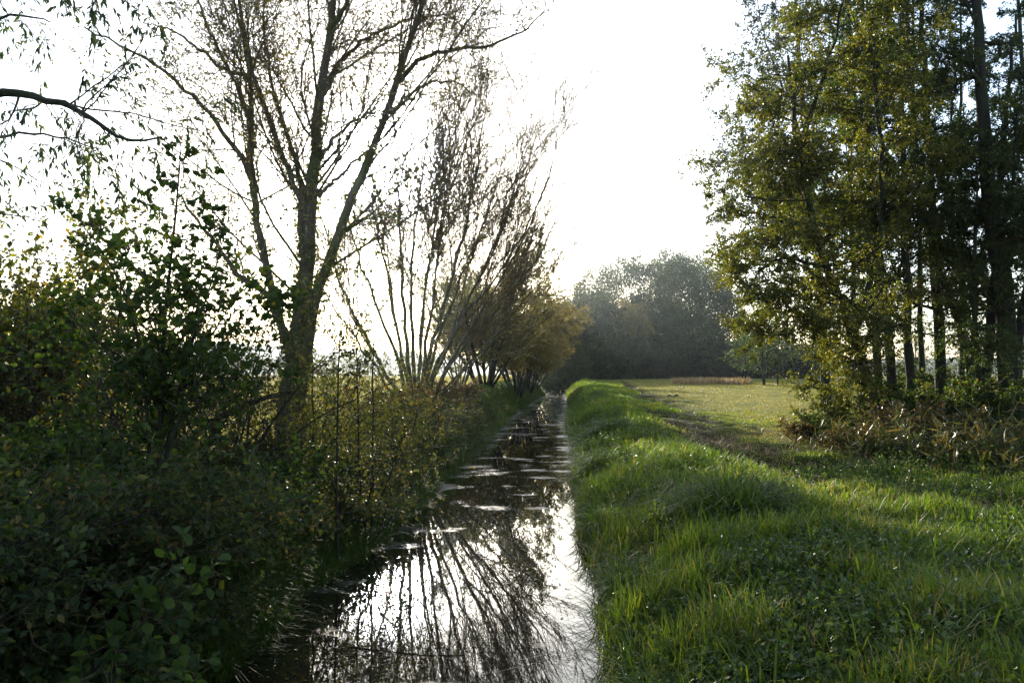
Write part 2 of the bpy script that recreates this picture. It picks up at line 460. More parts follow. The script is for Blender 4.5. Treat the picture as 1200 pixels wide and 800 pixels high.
# ================================================================== THE SETTING
def build_ground():
    ys = np.concatenate([np.linspace(-25, 2, 28), np.linspace(2.2, 30, 180), 30+np.cumsum(np.linspace(.16, 1.6, 110)), 128+np.cumsum(np.geomspace(2, 75, 46))])
    ys = np.unique(np.round(ys, 3)); ys = ys[ys < 1190]; ys = np.r_[ys, 1190.]
    e = np.concatenate([np.linspace(0, 7, 75), 7+np.cumsum(np.geomspace(.1, 3.5, 62)), [110, 140, 190, 260, 360, 500, 700, 900, 1120]])
    ncen = 5
    # columns: left field (outside->edge), bed, right
    rows = []
    for y in ys:
        l = float(xl(y)); r = float(xr(y))
        rows.append(np.concatenate([l-e[::-1], np.linspace(l, r, ncen+2)[1:-1], r+e]))
    X = np.array(rows); Y = np.repeat(ys[:, None], X.shape[1], 1)
    X = np.clip(X, -1190, 1190)
    Z = ground_z(X, Y)
    h, w = X.shape
    i = np.arange(h*w).reshape(h, w)
    f = np.stack([i[:-1, :-1], i[:-1, 1:], i[1:, 1:], i[1:, :-1]], -1).reshape(-1, 4)
    mb = MB(); mb.add(np.stack([X, Y, Z], -1), f, 0)
    mud = np.clip(track_mask(X, Y)*.9+(1-smooth(.02, .35, Z))*.9, 0, 1)
    sr = X-xr(Y); sl = xl(Y)-X
    mead = np.maximum(smooth(5.0, 8.5, sr+(NZ[4].fbm(X*.3, Y*.15)-.5)*3)*smooth(20, 34, Y), smooth(3, 6, sl)*smooth(10, 18, Y))
    mead *= (.75+.5*(NZ[5].fbm(X*.05, Y*.03)-.5))
    o = mb.build('ground', ground_mat(), attrs={'mud': mud.ravel(), 'meadow': np.clip(mead, 0, 1).ravel()})
    tag(o, kind='structure')


def build_water():
    ys = np.concatenate([np.linspace(-25, 2, 20), np.linspace(2.4, 60, 150), np.linspace(61, 420, 120)])
    u = np.linspace(0, 1, 26)
    l = xl(ys)-.35; r = xr(ys)+.4
    X = l[:, None]*(1-u)+r[:, None]*u; Y = np.repeat(ys[:, None], len(u), 1)
    h, w = X.shape; i = np.arange(h*w).reshape(h, w)
    f = np.stack([i[:-1, :-1], i[:-1, 1:], i[1:, 1:], i[1:, :-1]], -1).reshape(-1, 4)
    sl = X-xl(Y); sr = xr(Y)-X
    wl = np.interp(Y, [0, 9.4, 10.2, 13, 16, 20, 30, 60, 100], [.05, .15, 1.0, 1.1, 1.2, .7, .8, .9, .8])
    film = (.06+.22*smooth(.4, .65, NZ[6].fbm(Y*.22, 4.2)))*(1-smooth(.1, 1.1, sl/wl))*smooth(9.2, 10.2, Y)
    film += .15*(1-smooth(.0, 1.0, sr/1.2))*smooth(22, 32, Y)+(.02+.12*(NZ[5].fbm(X*.35, Y*.22)-.4))*smooth(14, 28, Y)
    film -= .07*(1-smooth(12, 22, Y))
    mb = MB(); mb.add(np.stack([X, Y, 0*X], -1), f, 0)
    o = mb.build('water', water_mat(), attrs={'film': film.ravel()})
    tag(o, kind='structure')


def build_hills():
    xs = np.linspace(-1150, 1150, 231); ys = np.linspace(620, 1150, 40)
    X, Y = np.meshgrid(xs, ys)
    ridge = np.interp(X, [-1150, -700, -420, -250, -120, 0, 200, 500, 1150], [26, 30, 34, 30, 22, 14, 12, 18, 22])
    prof = np.exp(-((Y-930)/150)**2)
    Z = 1.9+ridge*prof*(.75+.5*NZ[6].fbm(X*.008, Y*.008))+prof*4*NZ[7].fbm(X*.09, Y*.05)-1.2
    h, w = X.shape; i = np.arange(h*w).reshape(h, w)
    f = np.stack([i[:-1, :-1], i[:-1, 1:], i[1:, 1:], i[1:, :-1]], -1).reshape(-1, 4)
    mb = MB(); mb.add(np.stack([X, Y, Z], -1), f, 0)
    tag(mb.build('hills', simple_mat('wooded_hill', (.02, .03, .014), (.05, .06, .025), .05)), kind='structure')


def build_far_wood():
    rng = np.random.default_rng(77); mb = MB()
    n = 700
    x = rng.uniform(-520, 520, n); y = 330+rng.uniform(0, 90, n)+.05*np.abs(x)
    hgt = 3+7*NZ[6].fbm(x*.025, 1.7)+rng.random(n)*4
    hgt *= np.where((x > 0) & (x < 260), .8, 1)
    keep = NZ[5].fbm(x*.02, 8.1) > .32
    x, y, hgt = x[keep], y[keep], hgt[keep]; n = len(x)
    z = ground_z(x, y)
    k = 70
    th = rng.random((n, k))*2*PI; u = rng.random((n, k)); rr = .35*np.sqrt(rng.random((n, k)))+.05
    prof = np.sqrt(np.clip(1-(2*u-.9)**2/1.25, .05, 1))
    pos = np.stack([x[:, None]+np.cos(th)*rr*prof*hgt[:, None]*1.3, y[:, None]+np.sin(th)*rr*prof*hgt[:, None]*1.3, z[:, None]+hgt[:, None]*u], -1).reshape(-1, 3)
    leaves(mb, rng, pos, rng.normal(size=pos.shape), 1.1, 'diamond', 0, .2)
    tag(mb.build('far_woodland', M['wood_dark']), 'dark line of far woodland along the field edges under the hills', 'woodland', kind='stuff')


# ------------------------------------------------------------------ grass
def blades(mb, rng, x, y, hgt, wid, lean=.55, mat=0, z=None):
    n = len(x)
    z = ground_z(x, y)-.02 if z is None else z
    az = rng.random(n)*2*PI
    dirv = np.stack([np.cos(az), np.sin(az), 0*az], 1); side = np.stack([-np.sin(az), np.cos(az), 0*az], 1)
    ln = lean*(.25+1.2*rng.random(n))
    base = np.stack([x, y, z], 1)
    vs = []
    for t, ww in ((0, .7), (.4, 1.), (.75, .65)):
        c = base+dirv*(hgt*ln*t**1.9)[:, None]+np.array([0, 0, 1.])*(hgt*(t-.28*np.minimum(ln, 1.2)*t**2.4))[:, None]
        vs += [c-side*(wid*ww*.5)[:, None], c+side*(wid*ww*.5)[:, None]]
    vs.append(base+dirv*(hgt*ln)[:, None]+np.array([0, 0, 1.])*(hgt*(1-.42*np.minimum(ln, 1.3)))[:, None])
    V = np.stack(vs, 1); b = (np.arange(n)*7)[:, None]
    q = np.concatenate([b+np.array([0, 1, 3, 2]), b+np.array([2, 3, 5, 4])]); tr = b+np.array([4, 5, 6])
    mb.add(V, q, mat, True); mb.f.append((tr+mb.n-len(V)*7, mat, True))


def scatter(rng, n, y0, y1, xa, xb, pw=1.):
    """random points between curves xa(y) and xb(y), denser near the viewer for pw>1"""
    y = y0+(y1-y0)*rng.random(n)**pw
    a, b = xa(y), xb(y)
    return a+(b-a)*rng.random(n), y


def build_grass():
    rng = np.random.default_rng(5)
    mb = MB()
    edge = lambda y: xr(y)-.06
    fr = lambda y: .70*y+1.6
    # long grass close to the viewer
    for n, y0, y1, h, w, pw in ((80000, 3.2, 11, .24, .010, 1.25), (85000, 10, 22, .19, .013, 1.2), (65000, 21, 42, .15, .022, 1.15)):
        x, y = scatter(rng, n, y0, y1, edge, fr, pw)
        sr = x-xr(y)
        cl = NZ[2].fbm(x*1.1, y*1.1); c2 = NZ[4].fbm(x*.35+9, y*.35)
        mudk = track_mask(x, y)
        keep = (rng.random(n) < .25+1.3*smooth(.3, .65, cl)) & (rng.random(n) > mudk*.82)
        far = smooth(13, 20, y)*smooth(3.0, 4.6, sr)        # mown and trodden further off
        hh = h*(.25+1.5*smooth(.25, .75, cl))*(.65+.8*c2)*(.5+.9*rng.random(n)**1.5)*(1-.60*far)*(1+.45*(1-smooth(.1, 1.6, sr)))
        x, y, hh = x[keep], y[keep], hh[keep]
        blades(mb, rng, x, y, hh, w*(.7+.6*rng.random(len(x))), .6)
    # coarse long bent blades standing out of the sward
    x, y = scatter(rng, 9000, 3.2, 24, edge, lambda y: np.minimum(fr(y), xr(y)+np.where(y < 13, 30., 3.)), 1.2)
    k = rng.random(len(x)) < .15+.85*smooth(.45, .62, NZ[7].fbm(x*.8, y*.8)); x, y = x[k], y[k]
    blades(mb, rng, x, y, .34+.30*rng.random(len(x)), .011+.010*rng.random(len(x)), 1.05)
    # dead straw lying in the sward
    x, y = scatter(rng, 5000, 3.2, 30, edge, fr, 1.3)
    blades(mb, rng, x, y, .15+.25*rng.random(len(x)), np.interp(y, [3, 30], [.007, .02]), 1.5, 1)
    # blades trailing into the water
    x, y = scatter(rng, 5000, 4, 60, lambda y: xr(y)-.12, lambda y: xr(y)+.25, 1.6)
    blades(mb, rng, x, y, .3+.35*rng.random(len(x)), np.interp(y, [4, 60], [.010, .04]), 1.3)
    # bank strip up to the wood
    x, y = scatter(rng, 60000, 40, 125, edge, lambda y: xr(y)+6.0, 1.2)
    sr = x-xr(y); cl = NZ[2].fbm(x*.8, y*.5)
    blades(mb, rng, x, y, .30*(.15+1.5*smooth(.3, .75, cl))*(.6+.8*rng.random(len(x)))*(1-.55*smooth(2.2, 3.6, sr)), .04*(.7+.6*rng.random(len(x))), .6)
    o = mb.build('grass', [M['grass'], M['dry_grass']])
    tag(o, 'long green grass covering the right bank of the stream', 'grass', kind='stuff')
    # left bank
    mb = MB()
    for n, y0, y1, h, w in ((75000, 8, 34, .46, .014), (50000, 30, 110, .5, .035)):
        x, y = scatter(rng, n, y0, y1, lambda y: xl(y)-2.6, lambda y: xl(y)+.22, 1.3)
        cl = NZ[2].fbm(x*.9, y*.9)
        blades(mb, rng, x, y, h*(.4+1.2*cl)*(.7+.6*rng.random(n)), w*(.7+.6*rng.random(n)), .9)
    tag(mb.build('bank_grass', M['tussock']), 'rank dark green grass hanging over the left water edge', 'grass', kind='stuff')
    # meadows
    mb = MB()
    x, y = scatter(rng, 90000, 24, 120, lambda y: xr(y)+4.8+(y-24)*.01, lambda y: .72*y+2, 1.15)
    mk = track_mask(x, y); k = rng.random(len(x)) > mk
    x, y = x[k], y[k]
    blades(mb, rng, x, y, (.05+.05*NZ[4].fbm(x*.2, y*.1))*(.6+.8*rng.random(len(x)))*np.interp(y, [24, 120], [1, 1.6]), np.interp(y, [24, 120], [.014, .07]), .9)
    x, y = scatter(rng, 70000, 14, 140, lambda y: -.75*y-2, lambda y: xl(y)-3.0, 1.15)
    blades(mb, rng, x, y, .30*(.3+NZ[4].fbm(x*.3, y*.2))*(.6+.8*rng.random(len(x))), np.interp(y, [14, 140], [.016, .09]), .8)
    tag(mb.build('meadow_grass', M['meadow']), 'short yellowing grass of the sunlit meadows beyond both banks', 'grass', kind='stuff')
    mb = MB()
    x, y = scatter(rng, 9000, 96, 112, lambda y: y*.195, lambda y: y*.29, 1.)
    k = NZ[3].fbm(x*.35, y*.2) > .42; x, y = x[k], y[k]
    blades(mb, rng, x, y, .75*(.5+.7*rng.random(len(x))), .05+0*x, .5)
    tag(mb.build('dry_grass', M['dry_grass']), 'pale dry tall grass in a strip at the far edge of the meadow', 'dry grass', kind='stuff')


def herbs(mb, rng, x, y, H, nleaf, size, kind='pointed', lean=.35):
    """upright leafy stalks; mat 0 stalk, mat 1 leaf"""
    n = len(x); S = 4
    P = np.empty((n, S+1, 3)); P[:, 0] = np.stack([x, y, ground_z(x, y)-.03], 1)
    D = nrm(np.stack([rng.normal(size=n)*lean, rng.normal(size=n)*lean, np.ones(n)], 1))
    for k in range(S):
        D = nrm(D+rng.normal(size=(n, 3))*.10)
        P[:, k+1] = P[:, k]+D*(H/S)[:, None]
    tubes(mb, P, np.broadcast_to(np.linspace(.005, .002, S+1), (n, S+1)), 3, 0)
    leaves_on(mb, rng, P, nleaf, size, kind, 1, .15, .25, .75, 0, .55)


def build_herbs():
    rng = np.random.default_rng(8)
    mb = MB()
    x, y = scatter(rng, 15000, 3.6, 19, lambda y: xr(y)+.0, lambda y: .68*y+1.4, 1.3)
    cl = NZ[6].fbm(x*.55, y*.55)
    edge = 1-smooth(.3, 2.2, x-xr(y))
    k = rng.random(len(x)) < smooth(.40, .58, cl+.16*edge)
    x, y = x[k], y[k]
    herbs(mb, rng, x, y, (.12+.34*rng.random(len(x)))*(.6+.8*NZ[2].fbm(x*.9, y*.9)), 9, .058)
    x, y = scatter(rng, 4200, 15, 75, lambda y: xr(y)+.0, lambda y: xr(y)+2.6, 1.3)
    k = NZ[6].fbm(x*.5, y*.4) > .5; x, y = x[k], y[k]
    herbs(mb, rng, x, y, .25+.3*rng.random(len(x)), 9, .08)
    tag(mb.build('weeds', [M['herb_leaf'], M['herb_leaf']]), 'leafy nettles and low weeds among the right bank grass', 'weeds', kind='stuff')
    mb = MB()
    x, y = scatter(rng, 5200, 3.5, 46, lambda y: xl(y)-2.6, lambda y: xl(y)-.15, 1.2)
    herbs(mb, rng, x, y, .4+.6*rng.random(len(x)), 12, .075)
    tag(mb.build('bank_weeds', [M['rust_leaf'], M['bramble_leaf']]), 'tangled dark weeds along the left water edge', 'weeds', kind='stuff')
    # undergrowth under the alders on the right
    mb = MB()
    x, y = scatter(rng, 3600, 16, 34, lambda y: .36*y+.5, lambda y: .72*y+2, 1.)
    k = rng.random(len(x)) < smooth(.38, .6, NZ[3].fbm(x*.5, y*.5)); x, y = x[k], y[k]
    herbs(mb, rng, x, y, (.25+.9*rng.random(len(x)))*(.5+.8*NZ[5].fbm(x*.7, y*.7)), 12, .085)
    tag(mb.build('nettles', [M['herb_leaf'], M['bramble_leaf']]), 'dull green nettles growing under the tall trees on the right', 'nettles', kind='stuff')
    # reeds and dead stalks
    mb = MB()
    def reed(cx, cy, rx, ry, n, H):
        x = cx+rng.normal(size=n)*rx; y = cy+rng.normal(size=n)*ry
        S = 5; P = np.empty((n, S+1, 3)); P[:, 0] = np.stack([x, y, ground_z(x, y)-.05], 1)
        D = nrm(np.stack([rng.normal(size=n)*.16, rng.normal(size=n)*.16, np.ones(n)], 1)); hh = H*.8*(.35+.85*rng.random(n))
        for k in range(S):
            D = nrm(D+rng.normal(size=(n, 3))*.07); P[:, k+1] = P[:, k]+D*(hh/S)[:, None]
        tubes(mb, P, np.broadcast_to(np.linspace(.008, .003, S+1), (n, S+1)), 3, 0)
        leaves_on(mb, rng, P, 11, .36, 'ribbon', 1, .2, .25, .55, 0, .3)
    for cx, cy, rx, ry, n, H in ((10.0, 19.8, .6, .9, 70, 1.5), (10.9, 18.3, .5, .5, 40, 1.0), (12.2, 18.8, 1.0, .9, 120, 1.7), (11.7, 17.2, .9, .5, 30, .8), (14.2, 19.0, 1.2, 1.2, 120, 1.7), (9.0, 21, .7, .9, 40, 1.1), (12.6, 16.3, 1.0, .5, 25, .7)):
        reed(cx, cy, rx, ry, n, H)
    tag(mb.build('reeds', [M['reed_leaf'], M['reed_leaf']]), 'brown and yellow dying reeds in front of the tall trees on the right', 'reeds', kind='stuff')
    # leaf litter on the water
    mb = MB()
    n = 5200
    y = 5+60*rng.random(n)**1.6; u = rng.random(n)
    a, b = xl(y), xr(y); x = a+(b-a)*u
    k = rng.random(n) < .12+.9*smooth(.45, .7, NZ[7].fbm(x*.8, y*.4))
    x, y = x[k], y[k]; n = len(x)
    D = rng.normal(size=(n, 3)); D[:, 2] = 0
    leaves(mb, rng, np.stack([x, y, np.full(n, .006)], 1), D, .055*np.interp(y, [5, 20, 60], [.8, 1.3, 2.5]), 'diamond', 0, .97)
    tag(mb.build('floating_leaves', M['debris']), 'fallen leaves and scraps floating on the stream', 'leaves', kind='stuff')
    fr_ = lambda y: .70*y+1.6
    # leaf litter on the trodden track
    mb = MB()
    x, y = scatter(rng, 16000, 12, 60, lambda y: xr(y)+3, lambda y: .5*y+2, 1.2)
    k = rng.random(len(x)) < .02+track_mask(x, y)*.35; x, y = x[k], y[k]; n = len(x)
    D = rng.normal(size=(n, 3)); D[:, 2] *= .25
    leaves(mb, rng, np.stack([x, y, ground_z(x, y)+.02], 1), D, .07*np.interp(y, [12, 60], [1, 2.2]), 'diamond', 0, .8)
    x, y = scatter(rng, 4200, 3.4, 24, lambda y: xr(y)+.3, fr_, 1.3); n = len(x)
    D = rng.normal(size=(n, 3)); D[:, 2] *= .4
    leaves(mb, rng, np.stack([x, y, ground_z(x, y)+.05+.14*rng.random(n)], 1), D, .055, 'pointed', 0, .6)
    tag(mb.build('leaf_litter', M['debris']), 'dead leaves strewn over the muddy track and the bank grass', 'leaf litter', kind='stuff')


# ------------------------------------------------------------------ trees
BARE = [dict(n=10, t0=.26, t1=.99, ang=40, angj=12, ratio=.36, fall=.45, S=8, jit=.09, trop=(0, 0, .3), rs=.34, rmin=.009, taper=.3, sides=5, rcap=.034),
        dict(n=8, t0=.12, t1=1., ang=42, angj=14, ratio=.45, fall=.4, S=6, jit=.11, trop=(0, 0, .25), rs=.5, rmin=.007, taper=.45, sides=4, crown=True),
        dict(n=7, t0=.1, t1=1., ang=38, angj=14, ratio=.65, fall=.3, S=4, jit=.13, trop=(0, 0, .1), rs=.6, rmin=.0048, taper=.6, sides=3, crown=True)]


def big_tree():
    d = 18.
    base = at((340-600)/F*d, d)
    bx = 600+F*base[0]/d; by = HOR+(EYE-base[2])/d*F
    st = [
        ([(bx, by), (341, 500), (348, 430), (354, 350), (358, 290), (362, 240), (368, 180), (374, 105), (382, 40), (392, -40), (398, -130)], .24, .03, 0.),
        ([(346, 510), (354, 430), (368, 352), (393, 278), (425, 195), (455, 124), (470, 64), (492, 0), (515, -70), (530, -140)], .145, .03, -1.6),
        ([(345, 440), (326, 376), (306, 293), (295, 240), (292, 190), (292, 130), (288, 75), (276, 20), (268, -50), (262, -110)], .105, .022, 1.2),
        ([(352, 300), (352, 225), (337, 206), (311, 131), (296, 86), (277, 30), (262, -30)], .085, .02, -1.),
        ([(356, 260), (350, 205), (330, 150), (315, 95), (305, 40), (303, -30)], .07, .018, 2.),
        ([(336, 400), (319, 351), (275, 320), (255, 290), (232, 261), (205, 225)], .09, .02, 1.4),
        ([(300, 250), (285, 187), (244, 135), (202, 90), (142, 49), (90, 25)], .07, .015, -2.),
        ([(374, 110), (400, 60), (440, 30), (480, 15), (530, 10)], .06, .014, 1.5),
        ([(368, 190), (392, 155), (425, 130), (470, 128)], .05, .012, -1.2),
        ([(461, 95), (490, 65), (520, 55), (560, 50), (600, 42), (640, 5)], .06, .012, -1.),
        ([(450, 135), (480, 105), (505, 90), (540, 95), (560, 110)], .05, .012, 1.2),
        ([(372, 230), (400, 200), (430, 172), (465, 165)], .05, .012, 1.),
        ([(384, 30), (420, -30), (450, -90)], .06, .02, -1.5),
        ([(296, 95), (250, 70), (200, 30), (160, 20)], .05, .012, 1.),
        ([(292, 140), (260, 70), (235, 20), (215, -40)], .05, .012, -1.4),
    ]
    P, R = px_stems(st, d, 22)
    rng0 = np.random.default_rng(3)
    P[:, 1:-1] += rng0.normal(size=P[:, 1:-1].shape)*.025
    R[0, :6] += np.array([.22, .14, .10, .07, .04, .02])

    root = grow('bare_tree', 'tall three-stemmed nearly bare tree with an ivy-clad trunk beside the stream', 'tree', base, (P, R), BARE,
                dict(n=4, size=.06, kind='diamond', both=2, keep=.9, droop=.4), (M['bark_willow'], M['bark_twig'], M['willow_leaf']), 11)
    rng = np.random.default_rng(12)
    mb = MB()
    main = P[:6]; Rm = R[:6]
    N, S1, _ = main.shape
    n = 5200
    k = rng.choice(N, n, p=np.array([.46, .2, .16, .08, .05, .05])); t = rng.random(n)**1.3*.62*(S1-1); i = t.astype(int); w = (t-i)[:, None]
    p = main[k, i]*(1-w)+main[k, i+1]*w; r = Rm[k, i]
    a = rng.random(n)*2*PI
    o = np.stack([np.cos(a), np.sin(a), 0*a], 1)
    p = p+o*(r*(.95+.55*rng.random(n)**2))[:, None]
    sel = (NZ[4].fbm(a*1.2+k*3, p[:, 2]*.8) > .38)
    p, o = p[sel], o[sel]
    leaves(mb, rng, p, o*.6+rng.normal(size=p.shape)*.4+np.array([0, 0, -.5]), .085, 'pointed', 0, .3)
    mb.build('ivy', M['yellow_leaf'], root, base)


def fan_willow():
    d = 36.
    base = at((488-600)/F*d, d)
    by = HOR+(EYE-base[2])/d*F
    b = lambda x: (x, by)
    st = [
        ([b(478), (455, 440), (432, 407), (399, 336), (380, 270), (362, 200)], .13, .02, 1.),
        ([b(481), (465, 420), (444, 362), (417, 295), (404, 235), (396, 170)], .12, .02, -1.5),
        ([b(484), (472, 420), (458, 350), (440, 270), (432, 190), (428, 130)], .12, .02, 2.),
        ([b(486), (475, 400), (470, 330), (467, 250), (462, 180), (458, 120)], .14, .02, -1.),
        ([b(489), (482, 400), (480, 330), (488, 250), (498, 160), (502, 100)], .13, .02, 2.2),
        ([b(492), (500, 420), (515, 380), (530, 317), (549, 250), (562, 170), (570, 105)], .14, .02, -1.),
        ([b(494), (495, 430), (505, 360), (516, 280), (528, 190), (538, 115)], .12, .02, 1.),
        ([b(495), (510, 425), (528, 390), (560, 336), (594, 257), (615, 195), (632, 150)], .13, .02, 2.),
        ([b(497), (515, 450), (540, 408), (590, 351), (631, 302), (661, 240)], .13, .02, -1.2),
        ([b(496), (510, 440), (534, 381), (585, 320), (620, 260), (645, 205)], .11, .02, -2.2),
        ([b(490), (490, 420), (498, 340), (512, 250), (520, 170), (515, 105)], .10, .02, -2.6),
        ([b(493), (505, 420), (530, 350), (560, 280), (585, 210), (600, 140)], .11, .02, 3.),
        ([b(480), (452, 450), (420, 400), (385, 350), (350, 290)], .09, .02, 2.5),
        ([b(497), (520, 440), (565, 360), (610, 290), (640, 215), (652, 165)], .10, .015, -1.),
        ([b(495), (512, 430), (550, 350), (588, 260), (608, 190), (616, 130)], .11, .015, 1.),
        ([b(499), (530, 450), (580, 392), (630, 332), (668, 285)], .08, .014, -1.8),
        ([b(491), (490, 430), (497, 340), (520, 240), (548, 160), (558, 108)], .10, .015, 2.6),
        ([b(498), (520, 455), (560, 420), (610, 370), (648, 320)], .08, .015, 1.8),
    ]
    P, R = px_stems(st, d, 18)
    R *= .78
    P[:, 1:-1] += np.random.default_rng(4).normal(size=P[:, 1:-1].shape)*.05
    lv = [dict(n=9, t0=.22, t1=.98, ang=22, angj=8, ratio=.38, fall=.4, S=7, jit=.05, trop=(0, 0, .35), rs=.45, rmin=.012, taper=.3, rcap=.03, sides=4),
          dict(n=8, t0=.15, t1=1., ang=24, angj=9, ratio=.5, fall=.35, S=5, jit=.055, trop=(0, 0, .25), rs=.6, rmin=.011, taper=.6, sides=3, crown=True),
          dict(n=8, t0=.1, t1=1., ang=28, angj=12, ratio=.55, fall=.3, S=3, jit=.10, trop=(0, 0, .1), rs=.7, rmin=.0095, taper=.7, sides=3, crown=True)]
    grow('pollard_willow', 'wide fan of many bare grey stems rising from one stool by the stream', 'tree', base, (P, R), lv,
         dict(n=3, size=.11, kind='lance', both=2, keep=.8, droop=.4), (M['bark_willow'], M['bark_twig'], M['willow_leaf']), 21)


def sallows():
    lv = lambda n1, n2, n3: [dict(n=n1, t0=.2, t1=.98, ang=28, angj=10, ratio=.32, fall=.4, S=6, jit=.08, trop=(0, 0, .3), rs=.5, rmin=.014, taper=.4, sides=4),
                             dict(n=n2, t0=.15, t1=1., ang=32, angj=12, ratio=.45, fall=.3, S=4, jit=.10, trop=(0, 0, .2), rs=.55, rmin=.010, taper=.5, sides=3, crown=True),
                             dict(n=n3, t0=.1, t1=1., ang=34, angj=12, ratio=.55, fall=.3, S=3, jit=.12, rs=.6, rmin=.008, taper=.6, sides=3, crown=True)]
    rng = np.random.default_rng(31)
    x, d = (578-600)/F*60, 60.
    l = at(x-.6, d)
    grow('sallow', 'bushy olive brown sallow with many dark stems leaning over the far water', 'tree', l, local(l, fan(np.random.default_rng(314), 17, 9.4, .58, 12, .10, .02, .25, .6)), lv(9, 8, 5),
         dict(n=6, size=.17, kind='diamond', both=5, keep=.85), (M['bark_dark'], M['bark_twig'], M['sallow_leaf']), 32)
    l = at(.55, 74)
    o = grow('sallow', 'smaller orange brown sallow behind the olive brown one at the waterside', 'tree', l, local(l, fan(np.random.default_rng(315), 15, 8.6, .42, 12, .09, .02, .3, .5)), lv(9, 8, 5),
         dict(n=7, size=.20, kind='diamond', both=4, keep=.9), (M['bark_dark'], M['bark_twig'], M['orange_leaf']), 33)
    dup(o, at(1.7, 90), 2.3, (.95, .95, .9), 'olive sallow further along the left bank past the orange brown one', 'sallows at the far waterside')
    dup(o, at(2.9, 104), 4.1, (1.1, 1.1, .85), 'last low sallow on the left bank before the dark trees', 'sallows at the far waterside')
    l = at((560-600)/F*66-1.6, 68)
    grow('sallow', 'thin twiggy grey sallow standing in the field left of the olive brown one', 'tree', l, local(l, fan(rng, 9, 8.0, .55, 12, .08, .02, .25, .5)), lv(8, 7, 4),
         dict(n=2, size=.13, kind='diamond', both=1, keep=.5), (M['bark_dark'], M['bark_twig'], M['sallow_leaf']), 34)


